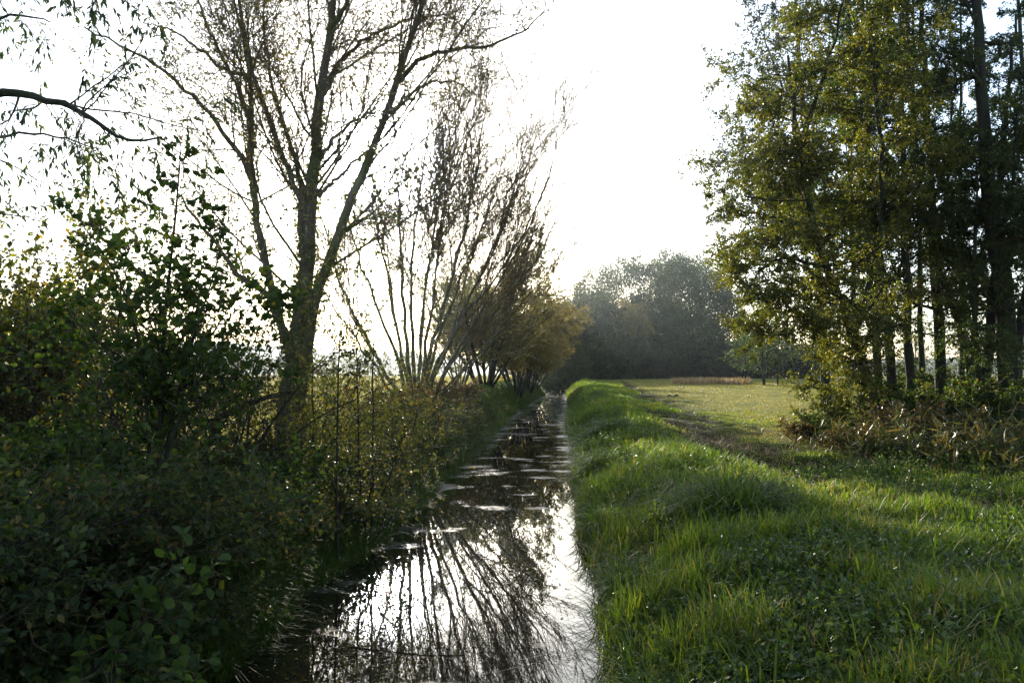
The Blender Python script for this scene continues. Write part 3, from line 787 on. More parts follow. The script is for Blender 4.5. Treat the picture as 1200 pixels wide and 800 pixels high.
def far_trees():
    rng = np.random.default_rng(41)
    def wood(name, label, x, y, H, wide, mat, seed, size, nleaf, group='trees of the hazy wood at the end of the stream', low=.04):
        l = at(x, y)
        g = np.random.default_rng(seed)
        def billows(rng_, tb, cb, P, R):
            K = 95
            z = (low+(.90-low)*g.random(K)**.8)
            prof = np.sqrt(np.clip(1-((z-.42)/.56)**2, .02, 1))
            th = g.random(K)*2*PI; rho = wide*(.07+.085*g.random(K))
            rad = np.maximum(prof*wide*.5*(.85+.3*g.random(K))-rho*.6, 0)*np.where(g.random(K) < .25, .5, 1)
            c = np.stack([np.cos(th)*rad, np.sin(th)*rad, z*H], 1)
            k = g.choice(K, nleaf, p=rho**2/np.sum(rho**2))
            d = nrm(g.normal(size=(nleaf, 3))+np.array([0, 0, .35])+.5*nrm(c-np.array([0, 0, .35*H]))[k])
            p = c[k]+d*(rho[k]*(.55+.6*g.random(nleaf)**.7))[:, None]*np.array([1, 1, 1.25])
            p[:, 2] = np.maximum(p[:, 2]-g.exponential(.035*H, nleaf)*(g.random(nleaf) < .5), .2)
            leaves(cb, g, p+l, g.normal(size=(nleaf, 3))*.6+np.array([0, 0, -.9]), size, 'diamond', 1, .25)
        return grow(name, label, 'tree', l, local(l, fan(g, 6, H*.72, .34, 12, .26, .05, .25, .8, .05)),
                    [dict(n=9, t0=.15, t1=.98, ang=42, angj=14, ratio=.4, fall=.35, S=5, jit=.10, trop=(0, 0, .2), rs=.45, rmin=.04, taper=.3, sides=4),
                     dict(n=6, t0=.2, t1=1., ang=42, angj=14, ratio=.5, fall=.3, S=3, jit=.12, rs=.5, rmin=.02, taper=.5, sides=3, crown=True)],
                    dict(n=6, size=size, kind='diamond', keep=.9, droop=.4, off=.2), (M['bark_dark'], M['bark_twig'], mat), seed, group, extra=billows)
    g = 'trees of the hazy wood at the end of the stream'
    Q = lambda px, d: at((px-600)/F*d, d)
    a = wood('willow_tree', 'tallest rounded grey green tree in the middle of the hazy wood', *Q(768, 186)[:2], 30.5, 23., M['wood_leaf'], 42, .42, 26000)
    b = wood('willow_tree', 'yellowish olive smaller tree at the left front of the hazy wood', *Q(733, 170)[:2], 16.5, 10.5, M['wood_olive'], 43, .36, 11000)
    dup(a, Q(822, 190), 2.1, (.97, .97, .95), 'broad grey green tree at the right end of the hazy wood', g)
    dup(a, Q(722, 202), 4.0, (1., 1., .98), 'grey green tree behind the yellowish one in the hazy wood', g)
    dup(a, Q(862, 188), 5.2, (.72, .72, .74), 'lower dusky tree right of the hazy wood, half behind green leaves', g)
    dup(a, Q(752, 176), 1.0, (.6, .6, .5), 'low dark tree at the foot of the tallest one in the hazy wood', g)
    dup(a, Q(806, 174), 3.0, (.62, .62, .52), 'low bushy tree at the meadow edge before the hazy wood', g)
    dup(a, Q(795, 215), 5.9, (1.05, 1.05, 1.08), 'tall tree at the back closing the hazy wood', g)
    c = wood('dark_tree', 'dark green tree where the stream runs into the shade', *Q(678, 150)[:2], 17.5, 12., M['wood_dark'], 44, .36, 14000, 'dark trees closing over the stream')
    dup(c, Q(699, 165), 2.4, (1., 1., 1.05), 'dark round tree beyond the end of the grassy bank', 'dark trees closing over the stream')
    dup(c, Q(652, 146), 4.4, (1.0, 1.0, 1.05), 'dark tree behind the orange brown sallow', 'dark trees closing over the stream')
    dup(c, Q(688, 186), .7, (1.1, 1.1, 1.05), 'dark tree furthest back above the vanishing stream', 'dark trees closing over the stream')
    dup(c, Q(664, 128), 5.3, (.62, .62, .5), 'low dark tree leaning over the last visible water', 'dark trees closing over the stream')
    gt = 'thickets at the foot of the hazy wood'
    tl = Q(742, 160)
    t1 = grow('thicket', 'dusky thicket under the yellowish tree of the hazy wood', 'shrub', tl, local(tl, fan(rng, 12, 7., .8, 8, .08, .02, .5, 2.5)),
              [dict(n=9, t0=.0, t1=1., ang=55, angj=16, ratio=.4, fall=.3, S=4, jit=.12, rs=.5, rmin=.02, taper=.4, sides=3),
               dict(n=6, t0=.1, t1=1., ang=45, angj=16, ratio=.5, fall=.3, S=3, jit=.14, rs=.6, rmin=.012, taper=.5, sides=3, crown=True)],
              dict(n=14, size=.5, kind='diamond', both=10, keep=.95, droop=.4, off=.25), (M['bark_dark'], M['bark_twig'], M['wood_dark']), 49, gt, 'foliage', 'stems')
    for k, (px, d, sc, lab) in enumerate(((772, 168, 1.0, 'dusky thicket below the tallest tree of the hazy wood'), (800, 166, .85, 'low thicket at the middle of the meadow edge'),
                                          (828, 170, 1.05, 'dusky thicket below the right end of the hazy wood'), (858, 172, 1.1, 'thicket behind the dry grass at the meadow end'),
                                          (712, 150, .8, 'thicket just right of the end of the grassy bank'), (690, 142, .75, 'dark thicket left of the end of the grassy bank'),
                                          (900, 168, .95, 'thicket behind the left slender alders'), (940, 165, .8, 'thicket in the gap between the slender alders'))):
        dup(t1, Q(px, d), k*1.3+.7, (sc*1.15, sc*1.15, sc), lab, gt)
    l = at((677-600)/F*196, 196)
    grow('thin_tree', 'thin bare tree sticking up above the dark trees', 'tree', l, local(l, fan(rng, 3, 25., .14, 12, .18, .03, .05, .3)),
         [dict(n=9, t0=.45, t1=.98, ang=32, angj=10, ratio=.22, fall=.4, S=5, jit=.08, trop=(0, 0, .3), rs=.5, rmin=.03, taper=.4, sides=4),
          dict(n=6, t0=.2, t1=1., ang=35, angj=10, ratio=.45, fall=.3, S=3, jit=.1, rs=.6, rmin=.02, taper=.5, sides=3, crown=True)],
         dict(n=1, size=.2, keep=.5), (M['bark_dark'], M['bark_twig'], M['wood_leaf']), 46)
    # slender alders at the far right of the meadow
    def slim(px, d, H, label, seed):
        l = at((px-600)/F*d, d)
        return grow('slender_alder', label, 'tree', l, local(l, fan(rng, 3, H*.9, .10, 12, .10, .02, .05, .5)),
                    [dict(n=16, t0=.18, t1=.98, ang=62, angj=14, ratio=.24, fall=.5, S=5, jit=.1, rs=.45, rmin=.015, taper=.4, sides=4),
                     dict(n=8, t0=.15, t1=1., ang=45, angj=14, ratio=.45, fall=.3, S=3, jit=.12, rs=.6, rmin=.01, taper=.5, sides=3, crown=True)],
                    dict(n=8, size=.2, both=8, keep=.9, off=.08), (M['bark_dark'], M['bark_twig'], M['alder_leaf']), seed, 'slender alders across the meadow')
    s = slim(895, 92, 11, 'slender dark alder clump left of the gap across the meadow', 47)
    dup(s, at((912-600)/F*95, 95), 1.3, (1, 1, .9), 'slender alder clump just right of the first one across the meadow', 'slender alders across the meadow')
    s2 = slim(952, 90, 12, 'slender alder clump with three thin trunks right of the gap', 48)
    dup(s2, at((972-600)/F*96, 96), 2.2, (1, 1, .95), 'slender alder clump behind the leaning trunk', 'slender alders across the meadow')
    dup(s, at((872-600)/F*100, 100), 3.3, (1.05, 1.05, .7), 'low leafy alder clump at the end of the dry grass strip', 'slender alders across the meadow')
    for k, (px, d, sc, lab) in enumerate(((1075, 105, 1.0, 'far alder clump seen between the twin middle trunks'), (1140, 98, .9, 'far alder clump seen left of the thickest trunk'),
                                          (1195, 110, 1.1, 'far alder clump at the edge beyond the thickest trunk'))):
        dup(s2 if k % 2 else s, at((px-600)/F*d, d), k*1.9+.4, sc, lab, 'slender alders across the meadow')


ALD = [dict(n=19, t0=.20, t1=.98, ang=62, angj=14, absL=2.7, fall=.5, S=8, jit=.09, trop=(0, 0, .05), rs=.4, rmin=.016, taper=.3, sides=5, flat=.3, rcap=.07),
       dict(n=10, t0=.15, t1=.98, ang=46, angj=14, ratio=.40, fall=.35, S=5, jit=.12, trop=(0, 0, -.1), rs=.5, rmin=.007, taper=.45, sides=4, crown=True, flat=.3),
       dict(n=5, t0=.1, t1=1., ang=42, angj=14, ratio=.55, fall=.3, S=3, jit=.14, trop=(0, 0, -.25), rs=.6, rmin=.004, taper=.6, sides=3, crown=True)]


def alders():
    d = 30.
    gz = lambda px, dd: HOR+(EYE-(float(ground_z((px-600)/F*dd, dd))-.08))/dd*F
    grp = 'tall alders along the right edge of the meadow'
    def tree(name, label, dd, st, seed, mat, leaf, levels=ALD, flare=.1):
        P, R = px_stems(st, dd, 22)
        P[:, 1:-1] += np.random.default_rng(seed).normal(size=P[:, 1:-1].shape)*.03
        R[:, 0] += flare*R[:, 0]*3; R[:, 1] += flare*R[:, 1]
        base = P[0, 0].copy()
        return grow(name, label, 'tree', base, (P, R), levels, leaf, (M['bark_dark'], M['bark_twig'], mat), seed, grp)
    lf = dict(n=18, size=.070, kind='broad', both=8, keep=.95, droop=.35, off=.03, upbias=.45)
    # leaning alder with the yellow branches reaching over the meadow
    b = gz(1027, 27.)
    tree('leaning_alder', 'leaning alder with yellow green leaves reaching left over the sunlit meadow', 27.,
         [([(1027, b), (1024, 460), (1012, 430), (994, 374), (975, 325), (960, 284), (945, 215), (935, 140), (928, 60)], .20, .04, -2.),
          ([(990, 366), (972, 352), (950, 352), (925, 365), (910, 385), (898, 396)], .05, .012, -1.5),
          ([(972, 318), (930, 300), (905, 305), (885, 325), (872, 348)], .07, .015, -2.),
          ([(962, 290), (925, 262), (900, 252), (878, 262), (862, 280)], .07, .015, 1.2),
          ([(950, 235), (920, 195), (902, 178), (885, 190)], .07, .015, -1.),
          ([(1000, 390), (1020, 340), (1035, 270), (1040, 180), (1030, 80), (1020, -30)], .10, .03, -2.),
          ([(940, 180), (960, 110), (985, 40), (1000, -40)], .08, .02, -2.),
          ([(1015, 440), (990, 455), (965, 462)], .03, .01, -.5)],
         51, M['alder_yellow'], lf)
    b = gz(1030, 31.)
    tree('alder', 'slim upright alder just right of the leaning one', 31.,
         [([(1030, b), (1029, 440), (1025, 362), (1018, 287), (1012, 200), (1005, 100), (1000, -40), (996, -180)], .17, .03, .5),
          ([(1020, 320), (1000, 270), (985, 210), (978, 140)], .06, .015, 1.5)], 52, M['alder_leaf'], lf)
    b = gz(1047, 30.)
    tree('alder', 'alder with a gently curved trunk in the middle of the row', 30.,
         [([(1047, b), (1046, 470), (1039, 362), (1031, 306), (1027, 250), (1022, 100), (1016, -40), (1014, -170)], .19, .03, 0.),
          ([(1040, 370), (1060, 300), (1075, 230), (1082, 140)], .06, .015, -1.5)], 53, M['alder_leaf'], lf)
    b = gz(1066, 29.)
    tree('alder', 'straight alder between the curved trunk and the forked one', 29.,
         [([(1066, b), (1065, 467), (1065, 362), (1063, 250), (1062, 100), (1066, -40), (1070, -180)], .17, .03, -1.),
          ([(1064, 300), (1045, 260), (1010, 235), (980, 232)], .06, .015, -1.5)], 54, M['alder_leaf'], lf)
    b = gz(1082, 34.)
    tree('alder', 'thin alder standing further back between the straight alder and the forked one', 34.,
         [([(1082, b), (1080, 440), (1078, 340), (1080, 240), (1076, 100), (1078, -40), (1080, -130)], .13, .03, .5)], 59, M['alder_leaf'], lf)
    b = gz(1128, 36.)
    tree('alder', 'thin alder seen in the gap left of the thickest trunk', 36.,
         [([(1128, b), (1126, 440), (1130, 340), (1128, 240), (1132, 100), (1136, -60)], .14, .03, .5)], 63, M['alder_dark'], lf)
    b = gz(1010, 38.)
    tree('alder', 'slim dark alder behind the base of the leaning one', 38.,
         [([(1010, b), (1008, 440), (1000, 340), (1003, 240), (998, 120), (1002, 0), (1000, -90)], .13, .03, .5)], 64, M['alder_dark'], lf)
    b = gz(1102, 31.)
    tree('alder', 'forked alder with two stems just left of the thickest trunk', 31.,
         [([(1102, b), (1099, 460), (1100, 362), (1098, 269), (1092, 160), (1088, 30), (1085, -140)], .23, .04, 1.),
          ([(1142, b), (1138, 430), (1121, 359), (1099, 312), (1083, 250), (1075, 150), (1070, 20), (1066, -120)], .19, .03, -1.),
          ([(1099, 300), (1112, 230), (1120, 150), (1130, 60)], .08, .02, -1.5)], 55, M['alder_leaf'], lf)
    b = gz(1172, 28.)
    tree('thick_alder', 'thickest alder, several stout stems from one base at the picture edge', 28.,
         [([(1183, b), (1181, 452), (1181, 362), (1172, 306), (1163, 250), (1157, 100), (1152, -50), (1150, -190)], .38, .06, 0.),
          ([(1186, b), (1189, 420), (1203, 340), (1222, 260), (1240, 150), (1250, 20), (1255, -120)], .20, .04, 1.),
          ([(1158, b), (1155, 437), (1160, 381), (1168, 320), (1172, 240), (1185, 130), (1200, 10)], .20, .04, 1.6),
          ([(1150, b), (1148, 440), (1141, 380), (1145, 300), (1150, 200)], .13, .03, -1.),
          ([(1170, 300), (1185, 240), (1195, 180), (1200, 100)], .09, .02, -1.5)], 56, M['alder_leaf'], lf)
    # dark fine-leaved alder behind the yellow one
    b = gz(968, 44.)
    tree('alder', 'dark fine-leaved alder rising behind the yellow leaves with an airy left edge', 44.,
         [([(968, b), (966, 440), (962, 330), (955, 230), (945, 120), (938, 10), (935, -110)], .26, .04, 0.),
          ([(958, 270), (930, 210), (908, 140), (895, 70)], .10, .02, -2.),
          ([(960, 300), (920, 250), (890, 200), (868, 150)], .09, .02, 1.5),
          ([(950, 180), (925, 110), (900, 40), (890, -20)], .09, .02, 2.),
          ([(961, 320), (915, 300), (885, 268), (862, 250)], .08, .02, -1.),
          ([(948, 140), (985, 60), (1010, -30)], .09, .02, -1.)],
         57, M['alder_dark'], dict(lf, n=9, size=.11, both=6), [dict(ALD[0], absL=3.7), ALD[1], ALD[2]])
    b = gz(1222, 33.)
    tree('alder', 'leafy alder behind the thickest one, its trunk just outside the view', 33.,
         [([(1222, b), (1220, 440), (1216, 330), (1212, 200), (1206, 60), (1200, -100)], .20, .04, 0.), ([(1217, 350), (1196, 280), (1184, 200), (1178, 90)], .08, .02, .8)], 65, M['alder_leaf'], lf)
    # out of the frame to the right, its boughs and shade reach in
    b = gz(1290, 26.)
    tree('alder', 'alder at the far right whose outer boughs only reach into view', 26.,
         [([(1290, b), (1286, 440), (1280, 330), (1270, 200), (1262, 60), (1258, -100)], .26, .04, 0.)], 58, M['alder_leaf'], lf)


# ------------------------------------------------------------------ near left bank
def sapling_alder():
    d = 8.2
    rng = np.random.default_rng(60)
    st = [([(188, 640), (190, 560), (189, 470), (191, 380), (199, 300), (205, 230), (208, 172)], .035, .006, .2),
          ([(186, 640), (178, 540), (170, 440), (150, 350), (118, 290), (95, 265)], .024, .005, -.3),
          ([(190, 600), (200, 500), (225, 400), (250, 320), (262, 270)], .022, .005, .5),
          ([(180, 600), (140, 500), (110, 420), (70, 350)], .02, .005, .6),
          ([(192, 560), (215, 470), (260, 400), (300, 350), (320, 320)], .016, .004, -.4)]
    P, R = px_stems(st, d, 16)
    P[:, 0, 2] = ground_z(P[:, 0, 0], P[:, 0, 1])-.05
    lv = [dict(n=22, t0=.2, t1=.98, ang=55, angj=14, absL=.9, fall=.55, S=6, jit=.10, trop=(0, 0, .3), rs=.5, rmin=.004, taper=.4, sides=4),
          dict(n=6, t0=.1, t1=1., ang=42, angj=14, ratio=.5, fall=.3, S=4, jit=.12, rs=.6, rmin=.0025, taper=.6, sides=3, crown=True)]
    grow('young_alder', 'young alder with dark round leaves and a pointed top near the left edge', 'tree', P[0, 0].copy(), (P, R), lv,
         dict(n=7, size=.062, kind='round', both=9, keep=.9, droop=.25), (M['bark_dark'], M['bark_twig'], M['near_leaf']), 61, stemsides=6)


def overhang_willow():
    d = 9.
    base = at((-170-600)/F*d, d)
    by = HOR+(EYE-base[2])/d*F
    st = [([(-170, by), (-165, 500), (-150, 350), (-128, 230), (-105, 120), (-90, 0), (-80, -150)], .20, .06, .4),
          ([(-115, 180), (-60, 120), (0, 98), (35, 110), (75, 122), (105, 130), (125, 158), (150, 168), (185, 158)], .07, .010, -.5),
          ([(-90, 60), (-50, -20), (20, -60), (90, -70), (150, -50)], .06, .012, -.7),
          ([(-120, 215), (-60, 170), (0, 158), (40, 152), (80, 162), (115, 172)], .028, .007, .5),
          ([(-95, 80), (-40, 20), (10, 10), (50, 20)], .035, .008, .8)]
    P, R = px_stems(st, d, 18)
    P[:, 1:-1] += np.random.default_rng(4).normal(size=P[:, 1:-1].shape)*.012
    lv = [dict(n=14, t0=.3, t1=1., ang=60, angj=18, absL=1.35, fall=.3, S=7, jit=.12, trop=(0, 0, -.1), rs=.35, rmin=.004, taper=.4, sides=4, rcap=.014),
          dict(n=6, t0=.15, t1=1., ang=40, angj=14, ratio=.5, fall=.3, S=5, jit=.12, trop=(0, 0, -.9), rs=.6, rmin=.002, taper=.6, sides=3, crown=True)]
    grow('overhanging_willow', 'willow branch with narrow leaves reaching in from the upper left corner', 'tree', base, (P, R), lv,
         dict(n=11, size=.10, kind='lance', both=9, keep=.9, droop=.7, spread=.5), (M['bark_dark'], M['bark_twig'], M['alder_leaf']), 71)


def shrubs():
    rng = np.random.default_rng(80)
    lvs = [dict(n=12, t0=.15, t1=.98, ang=52, angj=16, ratio=.34, fall=.35, S=5, jit=.14, trop=(0, 0, .05), rs=.5, rmin=.003, taper=.5, sides=3),
           dict(n=5, t0=.1, t1=1., ang=45, angj=16, ratio=.5, fall=.3, S=3, jit=.16, rs=.6, rmin=.002, taper=.6, sides=3, crown=True)]
    def bush(name, label, l, n, H, spread, mat, seed, size, kind, nl=6, curve=.9, group='dark bushes on the left bank', lv=lvs, r0=.012, both=6):
        return grow(name, label, 'shrub', l, local(l, fan(np.random.default_rng(seed), n, H, spread, 9, r0, .003, curve, .35, .08)), lv,
                    dict(n=nl, size=size, kind=kind, both=both, keep=.9, droop=.2, upbias=.5), (M['bark_dark'], M['bark_twig'], mat), seed, group, 'foliage', 'stems', stemsides=4)
    g = 'dark bushes on the left bank'
    a = bush('bramble', 'dark bramble bush at the bottom left corner nearest the viewer', at(-4.15, 5.2), 20, 1.25, 1.05, M['bramble_leaf'], 81, .062, 'pointed')
    b = bush('dogwood', 'round-leaved dark shrub low at the foot of the young alder', at(-4.9, 7.6), 15, 1.45, .8, M['near_leaf'], 82, .075, 'round', 5)
    c = bush('bramble', 'bramble mound on the water edge below the bare three-stemmed tree', at(-4.2, 9.2), 22, 1.15, 1.1, M['bramble_leaf'], 83, .06, 'pointed')
    dup(a, at(-5.1, 6.3), 1.2, (1.05, 1.05, .95), 'dark bramble bush against the left picture edge', g)
    dup(c, at(-4.1, 6.9), 2.6, (1., 1., .9), 'bramble sprays hanging low over the near dark water', g)
    dup(a, at(-5.9, 8.6), 3.9, (1.1, 1.1, .9), 'tall bramble bank left of the young alder stem', g)
    dup(b, at(-4.2, 10.8), 1.7, (1., 1., .8), 'round-leaved shrub just left of the thin dark sapling', g)
    dup(c, at(-5.2, 11.4), .8, (1.1, 1.1, .85), 'bramble thicket in front of the ivy-clad trunk', g)
    dup(b, at(-6.6, 10.6), 4.5, (1.1, 1.1, .85), 'round-leaved shrub in the dark thicket further from the water', g)
    dup(c, at(-7.6, 12.4), 5.4, (1.2, 1.2, .85), 'bramble thicket at the left behind the young alder', g)
    dup(a, at(-4.1, 8.2), 5.0, (.9, .9, .85), 'small bramble between the near water and the young alder', g)
    dup(a, at(-3.35, 5.0), 3.1, (.75, .75, .62), 'low bramble at the very bottom of the near bank slope', g)
    dup(c, at(-3.6, 7.7), .4, (.7, .7, .6), 'small bramble sprays on the near bank slope above the dark water', g)
    h = bush('hazel', 'hazel shoots with large round leaves at the bottom left nearest the viewer', at(-2.75, 4.7), 8, 1.2, .7, M['near_leaf'], 89, .068, 'round', 3, 1.0, 'hazel shoots', both=3)
    dup(h, at(-3.4, 6.0), 2.0, (1.1, 1.1, 1.2), 'hazel shoots with large leaves a step behind the nearest ones', 'hazel shoots')
    bush('spindle', 'small shrub of bright yellow-green leaves amid the dark bushes', at(-3.75, 10.2), 10, 1.5, .6, M['herb_leaf'], 90, .07, 'pointed', 5, .6, 'bright shrubs', both=5)
    # twiggy part-leaved shrubs with small yellow leaves
    y1 = bush('hawthorn', 'yellow-leaved twiggy shrub right of the ivy-clad trunk', at((418-600)/F*14, 14.), 14, 2.7, .55, M['yellow_leaf'], 84, .05, 'diamond', 6, .4, 'yellowing shrubs by the stream', r0=.02)
    dup(y1, at((470-600)/F*19-.4, 19), 2.2, (.85, .85, .72), 'low yellow-green shrub at the water edge before the bare fan of stems', 'yellowing shrubs by the stream')
    dup(y1, at((345-600)/F*14.5, 14.6), 4.1, (1., 1., .8), 'yellowing shrub in front of the ivy-clad trunk base', 'yellowing shrubs by the stream')
    dup(y1, at((520-600)/F*26-.6, 26), 1.1, (1., 1., .65), 'low yellowish shrub below the bare fan of stems', 'yellowing shrubs by the stream')
    dup(y1, at((395-600)/F*23, 23), 5.1, (1.2, 1.2, .9), 'yellowish shrub seen between the ivy-clad trunk and the fan of stems', 'yellowing shrubs by the stream')
    r1 = bush('dock', 'rust brown dying shrub on the far left bank by the water', at((560-600)/F*36-1.0, 36), 16, 1.5, .6, M['rust_leaf'], 85, .10, 'diamond', 5, .5, 'rust brown shrubs')
    dup(r1, at((450-600)/F*24, 24.), 1.0, (1.1, 1.1, .9), 'rust brown shrub on the left bank in front of the fan of stems', 'rust brown shrubs')
    dup(r1, at((1010-600)/F*21.5, 22), 2.0, (.8, .8, .5), 'rust brown shrub at the foot of the leaning alder', 'rust brown shrubs')
    dup(r1, at((950-600)/F*26, 26), 3.2, (.8, .8, .5), 'brown shrub between the muddy track and the sunlit meadow', 'rust brown shrubs')
    dup(r1, at((1090-600)/F*22, 23), 4.4, (1.2, 1.2, .9), 'brown shrub among the reeds below the forked alder', 'rust brown shrubs')
    g3 = 'green shrubs under the alders'
    u1 = bush('elder', 'green shrub at the foot of the middle alders', at((1060-600)/F*25, 25.5), 15, 1.7, .6, M['bramble_leaf'], 86, .10, 'diamond', 6, .5, g3)
    dup(u1, at((1130-600)/F*25, 26), 1.7, (1.2, 1.2, 1.1), 'green shrub behind the reeds in front of the forked alder', g3)
    dup(u1, at((1190-600)/F*24, 24.5), 2.9, (1.2, 1.2, 1.15), 'green shrub at the right edge before the thickest trunk', g3)
    dup(u1, at((985-600)/F*25, 25.5), 4.0, (.9, .9, .6), 'low green shrub left of the leaning alder base', g3)
    dup(u1, at((1100-600)/F*33, 34), 5.0, (1.3, 1.3, 1.3), 'green shrub behind the alder trunks', g3)
    # yellow bush at the far left
    l = at((5-600)/F*15, 15.)
    bush('yellow_bush', 'tall rounded yellow-brown bush at the left picture edge behind the brambles', l, 18, 4.7, .5, M['yellow_leaf'], 87, .10, 'diamond', 13, .35, 'tall bushes at the left', r0=.035, both=12,
         lv=[dict(lvs[0], n=18), dict(lvs[1], n=8)])
    l = at((120-600)/F*14, 14.)
    f1 = bush('thicket_bush', 'loose grey green bush with small leaves left of the young alder top', l, 13, 4.6, .55, M['alder_dark'], 88, .062, 'broad', 7, .3, 'tall bushes at the left', r0=.03, both=6)
    dup(f1, at((262-600)/F*12.5, 12.8), 2.2, (.8, .8, .7), 'loose grey green bush between the young alder and the bare tree', 'tall bushes at the left')
    dup(f1, at((52-600)/F*13, 13.2), 3.6, (.9, .9, .8), 'loose grey green bush in front of the rounded yellow-brown bush', 'tall bushes at the left')
    dup(f1, at((205-600)/F*14, 14.4), 5.0, (.8, .8, .82), 'loose grey green bush right behind the young alder stem', 'tall bushes at the left')
    # saplings in front of the fan willow
    def sap(label, px, d, top, seed, lean=0, nl=8, mat='yellow_leaf', r=.022):
        b = at((px-600)/F*d, d); by = HOR+(EYE-b[2])/d*F
        P, R = px_stems([([(px, by), (px-3, (by+top)/2+40), (px-4+lean*.4, (by+top)/2-40), (px+lean, top)], r, .004, .2)], d, 14)
        P[:, 1:-1] += np.random.default_rng(seed).normal(size=P[:, 1:-1].shape)*.015
        return grow('sapling', label, 'sapling', b, (P, R),
                    [dict(n=18, t0=.2, t1=.98, ang=58, angj=14, absL=.9, fall=.5, S=6, jit=.12, trop=(0, 0, .2), rs=.5, rmin=.004, taper=.4, sides=4),
                     dict(n=5, t0=.1, t1=1., ang=42, angj=14, ratio=.5, fall=.3, S=3, jit=.14, rs=.6, rmin=.0025, taper=.6, sides=3, crown=True)],
                    dict(n=nl, size=.058, kind='pointed', both=8, keep=.85), (M['bark_dark'], M['bark_twig'], M[mat]), seed, 'thin saplings on the left bank', stemsides=6)
    sap('thin dark upright sapling with small yellow-green leaves between tree and fan of stems', 398, 12.5, 250, 91, 6)
    sap('thin sapling with sparse leaves close to the water below the fan of stems', 440, 15., 215, 92, 4)
    sap('short thin sapling among the yellow shrubs', 372, 13.5, 330, 93, -6, 8)
    sap('leafy sapling close beside the ivy-clad trunk on the water side', 425, 14.2, 265, 94, -8, 9)
    # leaning dead boughs by the ivy trunk
    mb = MB()
    P, R = px_stems([([(150, 560), (205, 530), (250, 492), (300, 468), (345, 458)], .075, .04, .8), ([(245, 492), (200, 500), (160, 503)], .03, .012, -.4), ([(285, 474), (240, 450), (200, 452)], .03, .01, -.5)], 14.5, 14)
    b = P[0, 0].copy(); tubes(mb, P, R, 8)
    tag(mb.build('fallen_bough', M['bark_dark'], None, b), 'dark crooked bough leaning against the ivy-clad trunk', 'branch').location = b.tolist()
    mb = MB()
    P, R = px_stems([([(405, 548), (450, 537), (500, 525), (545, 520)], .018, .008, .6)], 13.5, 12)
    b = P[0, 0].copy(); tubes(mb, P, R, 6)
    tag(mb.build('bent_stem', M['bark_dark'], None, b), 'thin bent stem stretched out over the bank weeds by the sapling', 'branch').location = b.tolist()


def tussocks():
    rng = np.random.default_rng(100)
    def tus(label, x, y, r, H, n, seed, mat='tussock', w=.012):
        g = np.random.default_rng(seed); mb = MB()
        a = g.random(n)*2*PI; q = r*np.sqrt(g.random(n))*.8
        px, py = x+np.cos(a)*q, y+np.sin(a)*q
        hh = H*(1-.55*(q/r)**2)*(.25+.95*g.random(n))*(.6+.8*NZ[2].fbm(px*2.2, py*2.2))
        blades(mb, g, px, py, hh, np.full(n, w), 1.15)
        b = at(x, y, 0)
        o = mb.build('grass_tussock', M[mat], None, b); o.location = b.tolist()
        return tag(o, label, 'tussock', 'grass tussocks on the right bank')
    tus('large bushy dark green grass tussock on the right bank', 3.3, 12.6, .95, .80, 2600, 101, 'tussock', .019)
    tus('dark grass tussock overhanging the right water edge', 2.3, 21.5, 1.0, .9, 1900, 102, 'tussock', .024)
    tus('small grass tussock on the bank nearer than the large bushy one', 2.9, 9.6, .6, .5, 900, 103, 'grass', .016)
    tus('grass tussock halfway along the bank rim', 3.6, 31., 1.1, .8, 1500, 104, 'tussock', .03)
    tus('nearest grass tuft drooping over the right water edge', 1.12, 6.6, .42, .55, 420, 105, 'grass', .015)
    tus('grass tuft on the water edge where the bare tree mirrors', 1.42, 10.4, .5, .6, 480, 106, 'tussock', .017)
    tus('ragged grass tuft on the right water edge just beyond the large bushy tussock', 1.55, 14.6, .55, .7, 520, 107, 'grass', .02)
    tus('far grass tuft leaning over the right water edge before the bank rim bends', 2.6, 27., .7, .75, 600, 108, 'tussock', .03)
    # mole hills on the meadow
    for k, (px, d, lab) in enumerate(((784, 62, 'left of two dark molehills on the sunlit meadow'), (792, 61, 'right of two dark molehills on the sunlit meadow'))):
        mb = MB(); g = np.random.default_rng(110+k)
        l = at((px-600)/F*d, d, 0); nr, ns = 6, 14
        V = [[(.32*math.cos(s*2*PI/ns)*(1-r/nr)*(1+.15*g.normal()), .28*math.sin(s*2*PI/ns)*(1-r/nr), .17*math.sin(r/nr*PI/2)+.02*g.normal()-.03) for s in range(ns)] for r in range(nr)]
        i = np.arange(nr*ns).reshape(nr, ns); j = np.roll(i, -1, 1)
        mb.add(np.array(V), np.stack([i[:-1], j[:-1], j[1:], i[1:]], -1).reshape(-1, 4)); mb.add(np.array([(0, 0, .17)]), np.zeros((0, 3), int))
        top = np.array(V)[-1]; mb.add(np.vstack([top, [[0, 0, .18]]]), np.array([(s, (s+1) % ns, ns) for s in range(ns)]))
        o = mb.build('molehill', MUD); o.location = l.tolist()
        tag(o, lab, 'molehill', 'molehills')
    # clod of dry cut grass
    tus('clump of dead brown grass on the bank slope', 2.75, 19.0, .4, .28, 700, 120, 'dry_grass', .014)


MUD = simple_mat('dark_soil', (.02, .015, .01), (.05, .038, .025), 8)
build_ground(); build_water(); build_hills(); build_far_wood()
build_grass(); build_herbs()
big_tree(); fan_willow(); sallows(); far_trees(); alders()
sapling_alder(); overhang_willow(); shrubs(); tussocks()


